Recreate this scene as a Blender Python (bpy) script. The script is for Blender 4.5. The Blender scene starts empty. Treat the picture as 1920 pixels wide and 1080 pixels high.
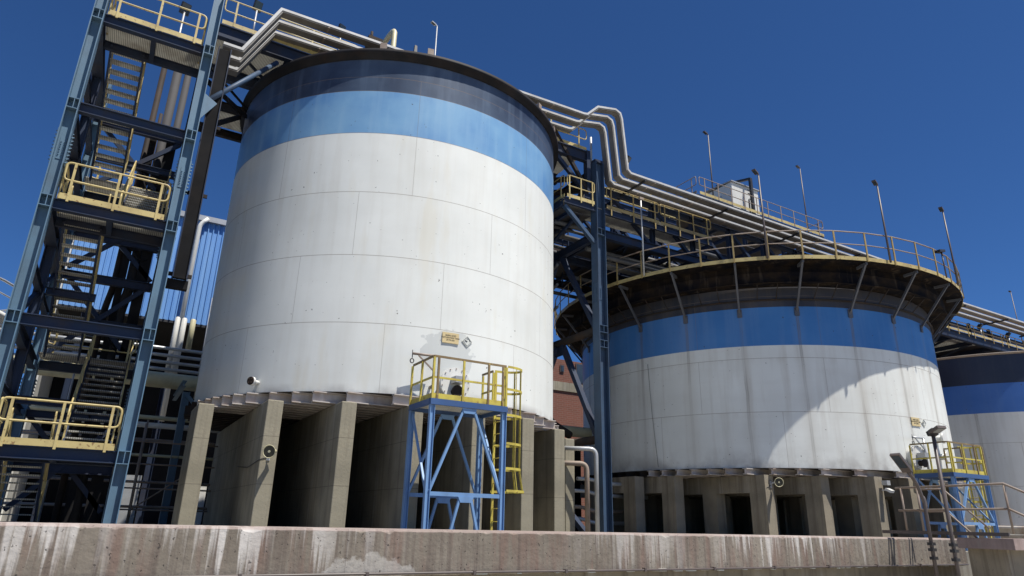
import bpy, bmesh, math, random
from mathutils import Vector as V, Matrix
random.seed(7)
PI = math.pi
scn = bpy.context.scene
COL = scn.collection
# world frame: +X runs along the row of tanks, +Y goes away from the road, Z up, camera at the origin
A30 = math.radians(30)
def site(d):                      # camera-levelled frame -> site frame
    return V((d[0]*math.cos(A30)+d[1]*math.sin(A30), -d[0]*math.sin(A30)+d[1]*math.cos(A30), d[2]))
# ---------------------------------------------------------------- camera
F, PITCH, ROLL = 1250.54, math.radians(19.341), math.radians(1.3776)
c, s, cp, sp = math.cos(ROLL), math.sin(ROLL), math.cos(PITCH), math.sin(PITCH)
right = site((c, -s*sp, s*cp)); up = site((-s, -c*sp, c*cp)); fwd = site((0, cp, sp))
cam = bpy.data.cameras.new('camera'); co = bpy.data.objects.new('camera', cam); COL.objects.link(co)
cam.sensor_width = 36; cam.lens = F/1920*36; cam.clip_end = 6000; cam.clip_start = 0.1
m = Matrix.Identity(4)
for i in range(3):
    m[i][0], m[i][1], m[i][2] = right[i], up[i], -fwd[i]
co.matrix_world = m
scn.camera = co
def ray(px, py):
    return right*((px-960)/F) - up*((py-540)/F) + fwd
def atv(px, py, v):               # point of the picture on the vertical plane y = v
    d = ray(px, py); return d*(v/d.y)
# ---------------------------------------------------------------- light
SUN = V((0.1847, -0.3624, 0.9135)).normalized()
w = bpy.data.worlds.new('World'); scn.world = w; w.use_nodes = True
wn = w.node_tree; bg = wn.nodes['Background']
sky = wn.nodes.new('ShaderNodeTexSky'); sky.sky_type = 'NISHITA'; sky.sun_disc = False
sky.sun_elevation = math.asin(SUN.z); sky.sun_rotation = math.atan2(SUN.x, SUN.y)
sky.altitude = 3000; sky.air_density = 1.0; sky.dust_density = 0.2; sky.ozone_density = 4.0
tint = wn.nodes.new('ShaderNodeMix'); tint.data_type = 'RGBA'; tint.blend_type = 'MULTIPLY'; tint.inputs[0].default_value = 1.0
tint.inputs[7].default_value = (0.355, 0.60, 0.87, 1)          # deep high-altitude blue
wn.links.new(sky.outputs[0], tint.inputs[6]); wn.links.new(tint.outputs[2], bg.inputs[0]); bg.inputs[1].default_value = 0.075
sl = bpy.data.lights.new('sun', 'SUN'); sl.energy = 4.2; sl.angle = math.radians(0.5); sl.color = (1.0, 0.955, 0.89)
so = bpy.data.objects.new('sun', sl); COL.objects.link(so)
so.rotation_euler = SUN.to_track_quat('Z', 'Y').to_euler(); so.location = (0, -30, 60)
scn.view_settings.view_transform = 'Standard'; scn.view_settings.look = 'None'
scn.view_settings.exposure = 0.68; scn.view_settings.gamma = 1
scn.cycles.max_bounces = 6

# ---------------------------------------------------------------- materials
class NT:
    def __init__(self, name):
        self.m = bpy.data.materials.new(name); self.m.use_nodes = True
        self.t = self.m.node_tree; self.b = self.t.nodes['Principled BSDF']
        self.tc = self.t.nodes.new('ShaderNodeTexCoord')
        self.obj = self.tc.outputs['Object']
    def n(self, typ, **kw):
        nd = self.t.nodes.new(typ)
        for k, v in kw.items(): setattr(nd, k, v)
        return nd
    def l(self, a, b): self.t.links.new(a, b)
    def setv(self, sock, v):
        if hasattr(v, 'is_linked') or isinstance(v, bpy.types.NodeSocket): self.l(v, sock)
        else: sock.default_value = v
    def math(self, op, a, b=None, cl=False):
        nd = self.n('ShaderNodeMath', operation=op, use_clamp=cl); self.setv(nd.inputs[0], a)
        if b is not None: self.setv(nd.inputs[1], b)
        return nd.outputs[0]
    def noise(self, scale, det=4, vec=None, stretch=None, rough=0.55):
        src = vec or self.obj
        if stretch:
            mp = self.n('ShaderNodeMapping'); mp.inputs['Scale'].default_value = stretch; self.l(src, mp.inputs[0]); src = mp.outputs[0]
        nd = self.n('ShaderNodeTexNoise'); nd.inputs['Scale'].default_value = scale
        nd.inputs['Detail'].default_value = det; nd.inputs['Roughness'].default_value = rough
        self.l(src, nd.inputs['Vector']); return nd.outputs['Fac']
    def ramp(self, fac, lo, hi):
        nd = self.n('ShaderNodeMapRange'); nd.inputs[1].default_value = lo; nd.inputs[2].default_value = hi
        self.setv(nd.inputs[0], fac); return nd.outputs[0]
    def mix(self, fac, a, b):
        nd = self.n('ShaderNodeMix', data_type='RGBA'); self.setv(nd.inputs[0], fac)
        for sck, v in ((nd.inputs[6], a), (nd.inputs[7], b)):
            if isinstance(v, (tuple, list)): sck.default_value = (*v[:3], 1)
            else: self.l(v, sck)
        return nd.outputs[2]
    def sep(self):
        nd = self.n('ShaderNodeSeparateXYZ'); self.l(self.obj, nd.inputs[0]); return nd.outputs
    def bump(self, h, strength=0.3, dist=0.02):
        nd = self.n('ShaderNodeBump'); nd.inputs['Strength'].default_value = strength; nd.inputs['Distance'].default_value = dist
        self.l(h, nd.inputs['Height']); self.l(nd.outputs[0], self.b.inputs['Normal'])
    def done(self, colr, rough=0.5, metal=0.0):
        self.setv(self.b.inputs['Base Color'], colr if not isinstance(colr, tuple) else (*colr[:3], 1))
        self.setv(self.b.inputs['Roughness'], rough); self.b.inputs['Metallic'].default_value = metal
        return self.m

def paint(name, colr, dirt=(0.05, 0.04, 0.03), amt=0.35, scale=2.0, rough=0.45, metal=0.0, streak=0.0, chips=None):
    t = NT(name)
    n1 = t.noise(scale, 6)
    k = t.math('MULTIPLY', t.ramp(n1, 0.45, 0.75), amt)
    colr2 = t.mix(k, colr, dirt)
    lite = tuple(min(1, x*1.25+0.02) for x in colr)
    colr2 = t.mix(t.math('MULTIPLY', t.ramp(t.noise(scale*0.31+0.1, 3), 0.45, 0.7), 0.45), colr2, lite)
    if streak:
        n2 = t.noise(1.0, 5, stretch=(5, 5, 0.35))
        colr2 = t.mix(t.math('MULTIPLY', t.ramp(n2, 0.52, 0.75), streak), colr2, dirt)
    if chips:
        n3 = t.noise(11, 5)
        colr2 = t.mix(t.math('MULTIPLY', t.ramp(n3, 0.62, 0.66), 0.85), colr2, chips)
    t.bump(t.noise(scale*12, 3), 0.05, 0.01)
    return t.done(colr2, rough, metal)

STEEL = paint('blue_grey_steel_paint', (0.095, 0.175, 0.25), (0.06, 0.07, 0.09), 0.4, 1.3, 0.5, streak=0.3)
STEELC = paint('shade_toned_slate_blue', (0.05, 0.085, 0.14), (0.05, 0.045, 0.05), 0.45, 1.3, 0.5, streak=0.3)  # steel blue lowered so the rack column carries its shade in the colour
STEELD = paint('shade_darkened_blue_steel', (0.020, 0.032, 0.062), (0.05, 0.035, 0.025), 0.5, 1.5, 0.55, streak=0.3)  # darkened copy of the steel blue; flange shade on beams put into the colour
BLUEP = paint('bright_blue_steel_paint', (0.16, 0.29, 0.50), (0.08, 0.12, 0.20), 0.4, 2.5, 0.4, streak=0.3)
for m_ in (STEELD, STEELC): m_.node_tree.nodes['Principled BSDF'].inputs['Specular IOR Level'].default_value = 0.2
BLUED = paint('navy_deck_edge_paint', (0.035, 0.085, 0.21), (0.05, 0.07, 0.12), 0.4, 2.5, 0.5)
YELLOW = paint('pale_yellow_rail_paint', (0.48, 0.385, 0.16), (0.16, 0.095, 0.04), 0.55, 2.5, 0.45, chips=(0.20, 0.11, 0.04))
YELLOWB = paint('bright_yellow_rail_paint', (0.52, 0.43, 0.07), (0.20, 0.12, 0.03), 0.75, 3.5, 0.5, chips=(0.22, 0.13, 0.04))
RUSTY = paint('weathered_bare_rail_steel', (0.27, 0.215, 0.17), (0.12, 0.06, 0.03), 0.6, 3, 0.6)
DARKRUST = paint('dark_rusty_steel', (0.030, 0.026, 0.024), (0.08, 0.045, 0.025), 0.5, 1.6, 0.7, streak=0.3)
GALV = paint('galvanised_steel', (0.42, 0.43, 0.43), (0.2, 0.17, 0.14), 0.35, 2.2, 0.42, metal=0.35)
CLADPIPE = paint('aluminium_pipe_cladding', (0.34, 0.33, 0.315), (0.17, 0.145, 0.12), 0.6, 1.6, 0.62, metal=0.1)
BEIGE = paint('cream_pipe_paint', (0.52, 0.48, 0.30), (0.22, 0.17, 0.10), 0.5, 1.5, 0.5, streak=0.2)
for m_ in (DARKRUST, CLADPIPE): m_.node_tree.nodes['Principled BSDF'].inputs['Specular IOR Level'].default_value = 0.12
WHITEP = paint('white_painted_steel', (0.64, 0.635, 0.59), (0.42, 0.38, 0.31), 0.4, 1.5, 0.45, streak=0.25)
BEAMW = paint('whitewashed_base_steel', (0.46, 0.42, 0.38), (0.22, 0.12, 0.07), 0.65, 2.3, 0.6, streak=0.4)
DARKM = paint('dark_fixture_metal', (0.022, 0.022, 0.024), (0.06, 0.05, 0.04), 0.4, 5, 0.5)
BLACKM = paint('matt_shade_black', (0.010, 0.010, 0.011), (0.035, 0.028, 0.022), 0.35, 1.5, 0.9)  # near-black standing in for shadow on the tower tray, truss and ladders
BLACKM.node_tree.nodes['Principled BSDF'].inputs['Specular IOR Level'].default_value = 0.12
RISER2 = paint('dim_grey_rack_pipe', (0.09, 0.09, 0.09), (0.05, 0.04, 0.03), 0.5, 1.5, 0.6)
TRAYM = paint('grimy_shaded_tray_body', (0.17, 0.16, 0.145), (0.07, 0.05, 0.035), 0.65, 1.3, 0.7, streak=0.35)  # body tone lowered to paint in the shaded underside, with dirt over it
LIDM = paint('galvanised_sunlit_tray_lid', (0.50, 0.50, 0.48), (0.22, 0.18, 0.14), 0.5, 1.6, 0.5)  # bright tone stands in for the sunlit lip of each tray
BRONZE = paint('brown_lamp_post_paint', (0.085, 0.068, 0.062), (0.16, 0.12, 0.09), 0.4, 3, 0.45)
HALLD = paint('shade_black_hall_wall', (0.012, 0.013, 0.016), (0.025, 0.023, 0.02), 0.4, 0.8, 0.9)  # black colour paints the shadow inside the open hall
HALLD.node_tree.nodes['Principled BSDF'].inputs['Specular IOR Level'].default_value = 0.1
GLASS = paint('dark_window_glass', (0.03, 0.045, 0.06), (0.06, 0.07, 0.08), 0.3, 1, 0.1)
LENS = paint('lamp_lens_glass', (0.55, 0.55, 0.52), (0.4, 0.4, 0.38), 0.2, 4, 0.2)

def grating(name, colr):
    t = NT(name)
    o = t.sep()
    st = t.math('GREATER_THAN', t.math('FRACT', t.math('MULTIPLY', o[0], 22.0)), 0.33)
    cc = t.mix(st, tuple(x*0.3 for x in colr), colr)
    cc = t.mix(t.math('MULTIPLY', t.ramp(t.noise(2, 4), 0.45, 0.7), 0.4), cc, (0.12, 0.09, 0.06))
    mtl = t.done(cc, 0.6)
    tr = t.n('ShaderNodeBsdfTranslucent'); t.l(cc, tr.inputs[0])
    mx = t.n('ShaderNodeMixShader'); mx.inputs[0].default_value = 0.45
    out = t.t.nodes['Material Output']
    t.l(t.b.outputs[0], mx.inputs[1]); t.l(tr.outputs[0], mx.inputs[2]); t.l(mx.outputs[0], out.inputs[0])
    return mtl
GRATE = grating('floor_grating', (0.60, 0.59, 0.54))

def concrete(name, colr, pale=0.3, stain=(0.10, 0.075, 0.055), joint=None):
    t = NT(name)
    o = t.sep()
    cc = t.mix(t.ramp(t.noise(0.9, 6), 0.35, 0.7), tuple(x*0.78 for x in colr), tuple(min(1, x*1.2) for x in colr))
    cc = t.mix(t.math('MULTIPLY', t.ramp(t.noise(1.0, 5, stretch=(6, 6, 0.25)), 0.5, 0.72), 0.55), cc, stain)
    cc = t.mix(t.math('MULTIPLY', t.ramp(t.noise(1.0, 5, stretch=(3.2, 3.2, 0.3)), 0.56, 0.74), pale), cc, (0.55, 0.53, 0.49))
    hole = t.ramp(t.noise(26, 2), 0.70, 0.73)
    cc = t.mix(t.math('MULTIPLY', hole, 0.7), cc, (0.05, 0.045, 0.04))
    if joint:
        f = t.math('ABSOLUTE', t.math('SUBTRACT', t.math('FRACT', t.math('ADD', t.math('DIVIDE', o[2], joint), 0.389)), 0.5))
        cc = t.mix(t.math('MULTIPLY', t.math('LESS_THAN', f, 0.007), 0.55), cc, (0.07, 0.055, 0.04))
    t.bump(t.math('SUBTRACT', t.noise(14, 5), hole), 0.35, 0.02)
    return t.done(cc, 0.9)
CONC = concrete('cast_concrete', (0.265, 0.24, 0.175), 0.22, joint=1.17)
CONC2 = concrete('stained_concrete', (0.26, 0.225, 0.165), 0.3, (0.075, 0.055, 0.04))
YARD = concrete('yard_concrete', (0.24, 0.225, 0.19), 0.1)
ASPH = concrete('dusty_pale_road', (0.40, 0.37, 0.31), 0.05)
PINK = concrete('worn_pinkish_concrete', (0.27, 0.205, 0.185), 0.2)

PATCHU = 4.05
def wall_mat():
    t = NT('streaked_retaining_wall_concrete'); o = t.sep()
    base = t.mix(t.ramp(t.noise(0.55, 6), 0.35, 0.68), (0.15, 0.128, 0.10), (0.235, 0.205, 0.165))
    base = t.mix(t.math('MULTIPLY', t.ramp(t.noise(1.0, 6, stretch=(4.0, 1, 0.5)), 0.5, 0.66), 0.65), base, (0.17, 0.105, 0.082))
    base = t.mix(t.math('MULTIPLY', t.ramp(t.noise(1.0, 4, stretch=(11, 1, 0.35)), 0.50, 0.66), 0.65), base, (0.105, 0.08, 0.066))
    # lime runs: begin at the coping, broken into clusters along the wall
    def bump_u(c0, hw, soft): return t.ramp(t.math('ABSOLUTE', t.math('SUBTRACT', o[0], c0)), hw+soft, hw)
    zone = t.math('MAXIMUM', bump_u(0.6, 2.2, 2.0), t.math('MAXIMUM', t.math('MULTIPLY', bump_u(9.9, 0.8, 1.2), 0.55), bump_u(15.0, 2.0, 1.6)))
    zone = t.math('MULTIPLY', zone, t.ramp(t.noise(0.9, 3, stretch=(1, 0.01, 0.01)), 0.36, 0.54))
    top = t.ramp(o[2], -1.15, -0.15)
    runs = t.noise(1.0, 6, stretch=(5.5, 1, 0.30))
    runs2 = t.noise(1.0, 5, stretch=(13, 1, 0.18))
    k = t.math('ADD', t.math('MULTIPLY', runs, 0.55), t.math('MULTIPLY', runs2, 0.45))
    k = t.ramp(t.math('ADD', k, t.math('MULTIPLY', t.math('SUBTRACT', top, 0.5), 0.16)), 0.52, 0.60)
    base = t.mix(t.math('MULTIPLY', t.math('MULTIPLY', k, zone, True), 0.85), base, (0.54, 0.515, 0.48))
    cv = t.n('ShaderNodeVectorMath', operation='DISTANCE'); mp_ = t.n('ShaderNodeMapping'); mp_.inputs['Scale'].default_value = (0.42, 0.0, 1.0)
    t.l(t.obj, mp_.inputs[0]); t.l(mp_.outputs[0], cv.inputs[0]); cv.inputs[1].default_value = (PATCHU*0.42, 0, -0.88)
    patch = t.ramp(t.math('ADD', cv.outputs['Value'], t.math('MULTIPLY', t.noise(3.5, 5), 0.5)), 0.56, 0.53)
    base = t.mix(t.math('MULTIPLY', patch, 0.42), base, (0.50, 0.485, 0.45))
    hole = t.ramp(t.noise(17, 3), 0.665, 0.69)
    base = t.mix(t.math('MULTIPLY', hole, 0.8), base, (0.035, 0.03, 0.027))
    edge = t.ramp(t.math('ADD', o[2], t.math('MULTIPLY', t.noise(6, 3), 0.06)), -0.185, -0.165)
    base = t.mix(t.math('MULTIPLY', edge, 0.6), base, (0.34, 0.265, 0.235))
    f = t.math('ABSOLUTE', t.math('SUBTRACT', t.math('FRACT', t.math('DIVIDE', o[0], 2.44)), 0.5))
    base = t.mix(t.math('MULTIPLY', t.math('LESS_THAN', f, 0.0022), 0.45), base, (0.09, 0.075, 0.065))
    t.bump(t.math('SUBTRACT', t.noise(9, 6), t.math('MULTIPLY', hole, 1.5)), 0.55, 0.03)
    return t.done(base, 0.92)
WALLM = wall_mat()

def tank_mat(name, colr, lite, dirt, courses, nseam=9, brackets=None, dirtamt=0.4, blot=None, z0=0.0, rough=0.38, base_dirt=None):
    t = NT(name); o = t.sep()
    ang = t.math('ARCTAN2', o[1], o[0])
    # large cloudy fading
    cc = t.mix(t.ramp(t.noise(0.45, 5), 0.32, 0.68), colr, lite)
    cc = t.mix(t.math('MULTIPLY', t.ramp(t.noise(1.0, 5, stretch=(3.0, 3.0, 0.22)), 0.48, 0.75), dirtamt), cc, dirt)
    cc = t.mix(t.math('MULTIPLY', t.ramp(t.noise(1.0, 4, stretch=(0.5, 0.5, 3.0)), 0.5, 0.8), 0.25*dirtamt), cc, dirt)
    cc = t.mix(t.math('MULTIPLY', t.ramp(t.noise(9, 2), 0.735, 0.75), 0.8), cc, (0.05, 0.04, 0.035))
    lines = None
    for i in range(len(courses)):
        d = t.math('LESS_THAN', t.math('ABSOLUTE', t.math('SUBTRACT', o[2], courses[i])), 0.0095)
        lines = d if lines is None else t.math('MAXIMUM', lines, d)
        zt, zb = courses[i], courses[i+1] if i+1 < len(courses) else -1
        inz = t.math('MULTIPLY', t.math('LESS_THAN', o[2], zt), t.math('GREATER_THAN', o[2], zb))
        fr = t.math('FRACT', t.math('ADD', t.math('MULTIPLY', ang, nseam/(2*PI)), 0.37*i+0.15))
        sm = t.math('MULTIPLY', inz, t.math('LESS_THAN', t.math('ABSOLUTE', t.math('SUBTRACT', fr, 0.5)), 0.0022))
        lines = t.math('MAXIMUM', lines, t.math('MULTIPLY', sm, 0.6))
        # grime bleeding down from the weld
        bl = t.math('MULTIPLY', inz, t.ramp(t.math('SUBTRACT', zt, o[2]), 0.28, 0.0))
        bl = t.math('MULTIPLY', bl, t.ramp(t.noise(1.0, 4, stretch=(2.5, 2.5, 0.3)), 0.48, 0.7))
        cc = t.mix(t.math('MULTIPLY', bl, 0.35*dirtamt*2), cc, dirt)
    cc = t.mix(t.math('MULTIPLY', lines, 0.62), cc, (0.17, 0.13, 0.10))
    if brackets:
        n, off = brackets
        wob = t.math('MULTIPLY', t.math('SUBTRACT', t.noise(1.0, 4, stretch=(0.6, 0.6, 0.9)), 0.5), 0.045)
        fr = t.math('FRACT', t.math('ADD', t.math('MULTIPLY', t.math('SUBTRACT', ang, off), n/(2*PI)), 0.5))
        d = t.math('ABSOLUTE', t.math('ADD', t.math('SUBTRACT', fr, 0.5), wob))
        st = t.math('MAXIMUM', t.ramp(t.math('ABSOLUTE', t.math('SUBTRACT', d, 0.016)), 0.011, 0.002), t.math('MULTIPLY', t.ramp(d, 0.04, 0.01), 0.55))
        st2 = t.ramp(d, 0.16, 0.0)
        top = t.ramp(o[2], 0.0, 5.5)
        vary = t.ramp(t.noise(1.0, 3, stretch=(0.9, 0.9, 0.25)), 0.36, 0.6)
        st = t.math('MULTIPLY', st, t.math('ADD', t.math('MULTIPLY', top, 0.55), 0.3))
        st = t.math('MULTIPLY', st, t.math('MAXIMUM', vary, 0.25))
        cc = t.mix(t.math('MULTIPLY', st2, 0.22), cc, dirt)
        cc = t.mix(t.math('MULTIPLY', st, 0.95, True), cc, (0.14, 0.115, 0.09))
    cc = t.mix(t.math('MULTIPLY', t.math('MULTIPLY', t.ramp(t.noise(1.0, 4, stretch=(1.4, 1.4, 0.30)), 0.58, 0.70), 0.30), 1.0 if brackets is None and base_dirt else 0.0), cc, (0.62, 0.57, 0.43))
    if base_dirt:
        k = t.math('MULTIPLY', t.ramp(o[2], base_dirt, 0.0), t.ramp(t.noise(1.2, 5), 0.42, 0.62))
        cc = t.mix(t.math('MULTIPLY', k, 0.6), cc, (0.24, 0.22, 0.20))
    if blot:
        for (bx, by, bz, r, bc) in blot:
            cv = t.n('ShaderNodeVectorMath', operation='DISTANCE'); t.l(t.obj, cv.inputs[0]); cv.inputs[1].default_value = (bx, by, bz)
            dd = t.math('ADD', cv.outputs['Value'], t.math('MULTIPLY', t.noise(2.2, 4), 0.9))
            cc = t.mix(t.math('MULTIPLY', t.ramp(dd, r+0.47, r+0.43), 0.7), cc, bc)
    t.bump(t.math('ADD', t.noise(0.7, 3), t.math('MULTIPLY', lines, 0.15)), 0.05, 0.05)
    t.b.inputs['Specular IOR Level'].default_value = 0.35
    return t.done(cc, rough)

def clad_mat():
    t = NT('blue_profiled_cladding')
    cc = t.mix(t.math('MULTIPLY', t.ramp(t.noise(1.0, 4, stretch=(2, 1, 0.2)), 0.4, 0.7), 0.6), (0.13, 0.30, 0.62), (0.25, 0.44, 0.70))
    return t.done(cc, 0.45)
CLAD = clad_mat()
def brick_mat():
    t = NT('red_brick'); b = t.n('ShaderNodeTexBrick'); b.inputs['Scale'].default_value = 1.0
    mp = t.n('ShaderNodeMapping'); mp.inputs['Rotation'].default_value = (PI/2, 0, 0); t.l(t.obj, mp.inputs[0]); t.l(mp.outputs[0], b.inputs['Vector'])
    b.inputs['Color1'].default_value = (0.19, 0.065, 0.04, 1); b.inputs['Color2'].default_value = (0.15, 0.055, 0.034, 1)
    b.inputs['Mortar'].default_value = (0.20, 0.14, 0.11, 1); b.inputs['Brick Width'].default_value = 0.5; b.inputs['Row Height'].default_value = 0.16
    b.inputs['Mortar Size'].default_value = 0.012
    cc = t.mix(t.math('MULTIPLY', t.noise(1.2, 4), 0.4), b.outputs[0], (0.16, 0.07, 0.05))
    return t.done(cc, 0.9)
BRICK = brick_mat()

# ---------------------------------------------------------------- mesh helpers
BASE = {}
class MB:
    def __init__(self): self.v = []; self.f = []; self.sm = []; self.mi = []
    def _add(self, vs, fs, smooth=False, mi=0):
        o = len(self.v); self.v += [V(p) for p in vs]
        for f in fs: self.f.append([i+o for i in f]); self.sm.append(smooth); self.mi.append(mi)
        return self
    def obox(self, c, ax, ay, az, mi=0):
        c, ax, ay, az = V(c), V(ax), V(ay), V(az)
        vs = [c+ax*i+ay*j+az*k for k in (-1, 1) for j in (-1, 1) for i in (-1, 1)]
        fs = [(0, 2, 3, 1), (4, 5, 7, 6), (0, 1, 5, 4), (2, 6, 7, 3), (0, 4, 6, 2), (1, 3, 7, 5)]
        if ax.cross(ay).dot(az) < 0: fs = [f[::-1] for f in fs]
        return self._add(vs, fs, False, mi)
    def box(self, x0, x1, y0, y1, z0, z1, mi=0):
        return self.obox(((x0+x1)/2, (y0+y1)/2, (z0+z1)/2), (abs(x1-x0)/2, 0, 0), (0, abs(y1-y0)/2, 0), (0, 0, abs(z1-z0)/2), mi)
    def bar(self, p, q, w, h, up=(0, 0, 1)):       # w across, h along up
        p, q = V(p), V(q); d = (q-p).normalized(); u = V(up)
        if abs(d.dot(u)) > 0.99: u = V((0, 1, 0))
        sd = d.cross(u).normalized(); u = sd.cross(d).normalized()
        return self.obox((p+q)/2, (q-p)/2, sd*(w/2), u*(h/2))
    def ibeam(self, p, q, w, h, up=(0, 0, 1), tf=0.018, tw=0.012):
        p, q = V(p), V(q); d = (q-p).normalized(); u = V(up)
        sd = d.cross(u).normalized(); u = sd.cross(d).normalized()
        ce, ha = (p+q)/2, (q-p)/2
        for k in (-1, 1): self.obox(ce+u*(k*(h-tf)/2), ha, sd*(w/2), u*(tf/2))
        return self.obox(ce, ha, sd*(tw/2), u*(h/2-tf))
    def tube(self, pts, r, n=8, closed=False, smooth=True, cap=True):
        P = [V(p) for p in pts]; N = len(P); rs = r if isinstance(r, (list, tuple)) else [r]*N
        tang = []
        for i in range(N):
            a = P[(i-1) % N] if (closed or i > 0) else P[i]; b = P[(i+1) % N] if (closed or i < N-1) else P[i]
            d1 = (P[i]-a); d2 = (b-P[i])
            d = (d1.normalized() if d1.length > 1e-9 else V()) + (d2.normalized() if d2.length > 1e-9 else V())
            tang.append(d.normalized() if d.length > 1e-6 else (b-a).normalized())
        u = tang[0].orthogonal().normalized(); vs = []
        for i in range(N):
            u = (u - tang[i]*u.dot(tang[i])).normalized(); w_ = tang[i].cross(u)
            sc = 1.0
            if 0 < i < N-1 or closed:
                d1 = (P[i]-P[i-1]).normalized(); cs = max(0.5, d1.dot(tang[i])); sc = 1/cs
            for k in range(n):
                a = 2*PI*k/n; off = u*math.cos(a)*rs[i]+w_*math.sin(a)*rs[i]
                if sc > 1.001:                       # mitre
                    nx = (P[(i+1) % N]-P[i]).normalized()-(P[i]-P[i-1]).normalized()
                    if nx.length > 1e-6:
                        nx.normalize(); off = off+nx*off.dot(nx)*(sc-1)
                vs.append(P[i]+off)
        fs = []
        for i in range(N if closed else N-1):
            j = (i+1) % N
            for k in range(n):
                fs.append((i*n+k, i*n+(k+1) % n, j*n+(k+1) % n, j*n+k))
        o = len(self.v); self._add(vs, fs, smooth)
        if not closed and cap:
            self.f.append([o+k for k in range(n)][::-1]); self.sm.append(False); self.mi.append(0)
            self.f.append([o+(N-1)*n+k for k in range(n)]); self.sm.append(False); self.mi.append(0)
        return self
    def lathe(self, prof, c=(0, 0), n=96, a0=0, a1=2*PI, mats=None, smooth=True):   # prof: (r, z) list, outside to the right of travel upward
        full = abs(a1-a0-2*PI) < 1e-6; m_ = n if full else n+1
        vs = []
        for (r, z) in prof:
            for k in range(m_):
                a = a0+(a1-a0)*k/n; vs.append((c[0]+r*math.cos(a), c[1]+r*math.sin(a), z))
        o = len(self.v); self.v += [V(p) for p in vs]
        for i in range(len(prof)-1):
            for k in range(n):
                k2 = (k+1) % m_
                self.f.append([o+i*m_+k, o+i*m_+k2, o+(i+1)*m_+k2, o+(i+1)*m_+k]); self.sm.append(smooth); self.mi.append(mats[i] if mats else 0)
        return self
    def cyl(self, p, q, r, n=16, smooth=True): return self.tube([p, q], r, n, smooth=smooth)
    def plate(self, pts, t, nrm):                  # convex polygon with thickness t along nrm
        P = [V(p) for p in pts]; nn = V(nrm).normalized()*t; k = len(P)
        vs = P+[p+nn for p in P]
        fs = [tuple(range(k))[::-1], tuple(range(k, 2*k))]+[(i, (i+1) % k, k+(i+1) % k, k+i) for i in range(k)]
        o = len(self.v)
        nr = (P[1]-P[0]).cross(P[2]-P[1])
        if nr.dot(nn) < 0: fs = [f[::-1] for f in fs]
        return self._add(vs, fs)
    def build(self, name, mat, parent=None, loc=None):
        me = bpy.data.meshes.new(name)
        o = V(loc) if loc is not None else V((0, 0, 0))
        if parent is not None: o = BASE[parent.name]
        me.from_pydata([p-o for p in self.v], [], self.f)
        me.polygons.foreach_set('use_smooth', self.sm); me.polygons.foreach_set('material_index', self.mi)
        for mm in (mat if isinstance(mat, (list, tuple)) else [mat]): me.materials.append(mm)
        me.update()
        ob = bpy.data.objects.new(name, me); COL.objects.link(ob)
        if parent is not None: ob.parent = parent
        else: ob.location = o
        BASE[ob.name] = o
        return ob
def tag(o, label, cat, group=None):
    o['label'] = label; o['category'] = cat
    if group: o['group'] = group
    return o
def thing(name, label, cat, loc=(0, 0, 0), group=None):
    o = bpy.data.objects.new(name, None); COL.objects.link(o); o.location = loc; o.empty_display_size = 0.2
    BASE[o.name] = V(loc); return tag(o, label, cat, group)
def copy_tree(o, parent=None):
    cc = o.copy(); COL.objects.link(cc); BASE[cc.name] = BASE[o.name]
    if parent: cc.parent = parent
    for ch in [x for x in KIDS.get(o.name, list(o.children))]: copy_tree(ch, cc)
    return cc
KIDS = {}
def struct(o): o['kind'] = 'structure'; return o
def fillet(pts, r, seg=4):                          # rounds the corners of a polyline
    P = [V(p) for p in pts]; out = [P[0]]
    for i in range(1, len(P)-1):
        a, b, c_ = P[i-1], P[i], P[i+1]; d1 = (a-b); d2 = (c_-b); rr = min(r, d1.length*0.45, d2.length*0.45)
        s0 = b+d1.normalized()*rr; s1 = b+d2.normalized()*rr
        for k in range(seg+1):
            t_ = k/seg; out.append(s0*(1-t_)**2+b*2*t_*(1-t_)+s1*t_*t_)
    out.append(P[-1]); return out
def railing(parent, a, b, n, h=1.0, mat=None, kick=0.15, r=0.024, sub=True, out=(0, -1, 0), kickmat=None, drop=0.0, name='railing', kick_in=None):
    """D-shaped tube panel from a to b with n posts and a toe board"""
    a, b = V(a), V(b); mat = mat or YELLOW; z = V((0, 0, 1)); mid = h*0.52
    loop = [a+z*((h+mid)/2), a+z*h, b+z*h, b+z*mid, a+z*mid, a+z*((h+mid)/2)]
    pl = fillet(loop, 0.13, 4)[:-1]
    rl = MB().tube(pl, r, 8, closed=True).build(name, mat, parent)
    for i in range(n):
        t_ = (i+0.5)/n if n > 1 else 0.5
        if n > 1: t_ = 0.08+0.84*i/(n-1)
        p = a.lerp(b, t_)+V(out)*0.012
        if sub: MB().bar(p-z*drop, p+z*h, 0.055, 0.03, up=(b-a).cross(z)).build('post', mat, rl)
        else: MB().bar(p-z*drop, p+z*h, 0.05, 0.03, up=(b-a).cross(z)).build('post', mat, rl)
    if kick:
        MB().bar(a+z*(kick/2), b+z*(kick/2), 0.012, kick).build('toe_board', kickmat or mat, parent)
    return rl

# ================================================================ SETTING
g = MB(); g.box(-400, 900, -300, 11.9, -2.9, -2.6); struct(g.build('road', ASPH))
g = MB(); g.box(-60, 120, 12.1, 120, -2.9, -0.55); struct(g.build('yard', YARD))
g = MB(); g.box(-1500, 2500, 120.5, 2500, -3.2, -0.6); struct(g.build('ground', YARD))

RIMB = paint('black_rim_paint', (0.014, 0.014, 0.016), (0.05, 0.032, 0.022), 0.4, 2.0, 0.6)
RIMB.node_tree.nodes['Principled BSDF'].inputs['Specular IOR Level'].default_value = 0.1
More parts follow.
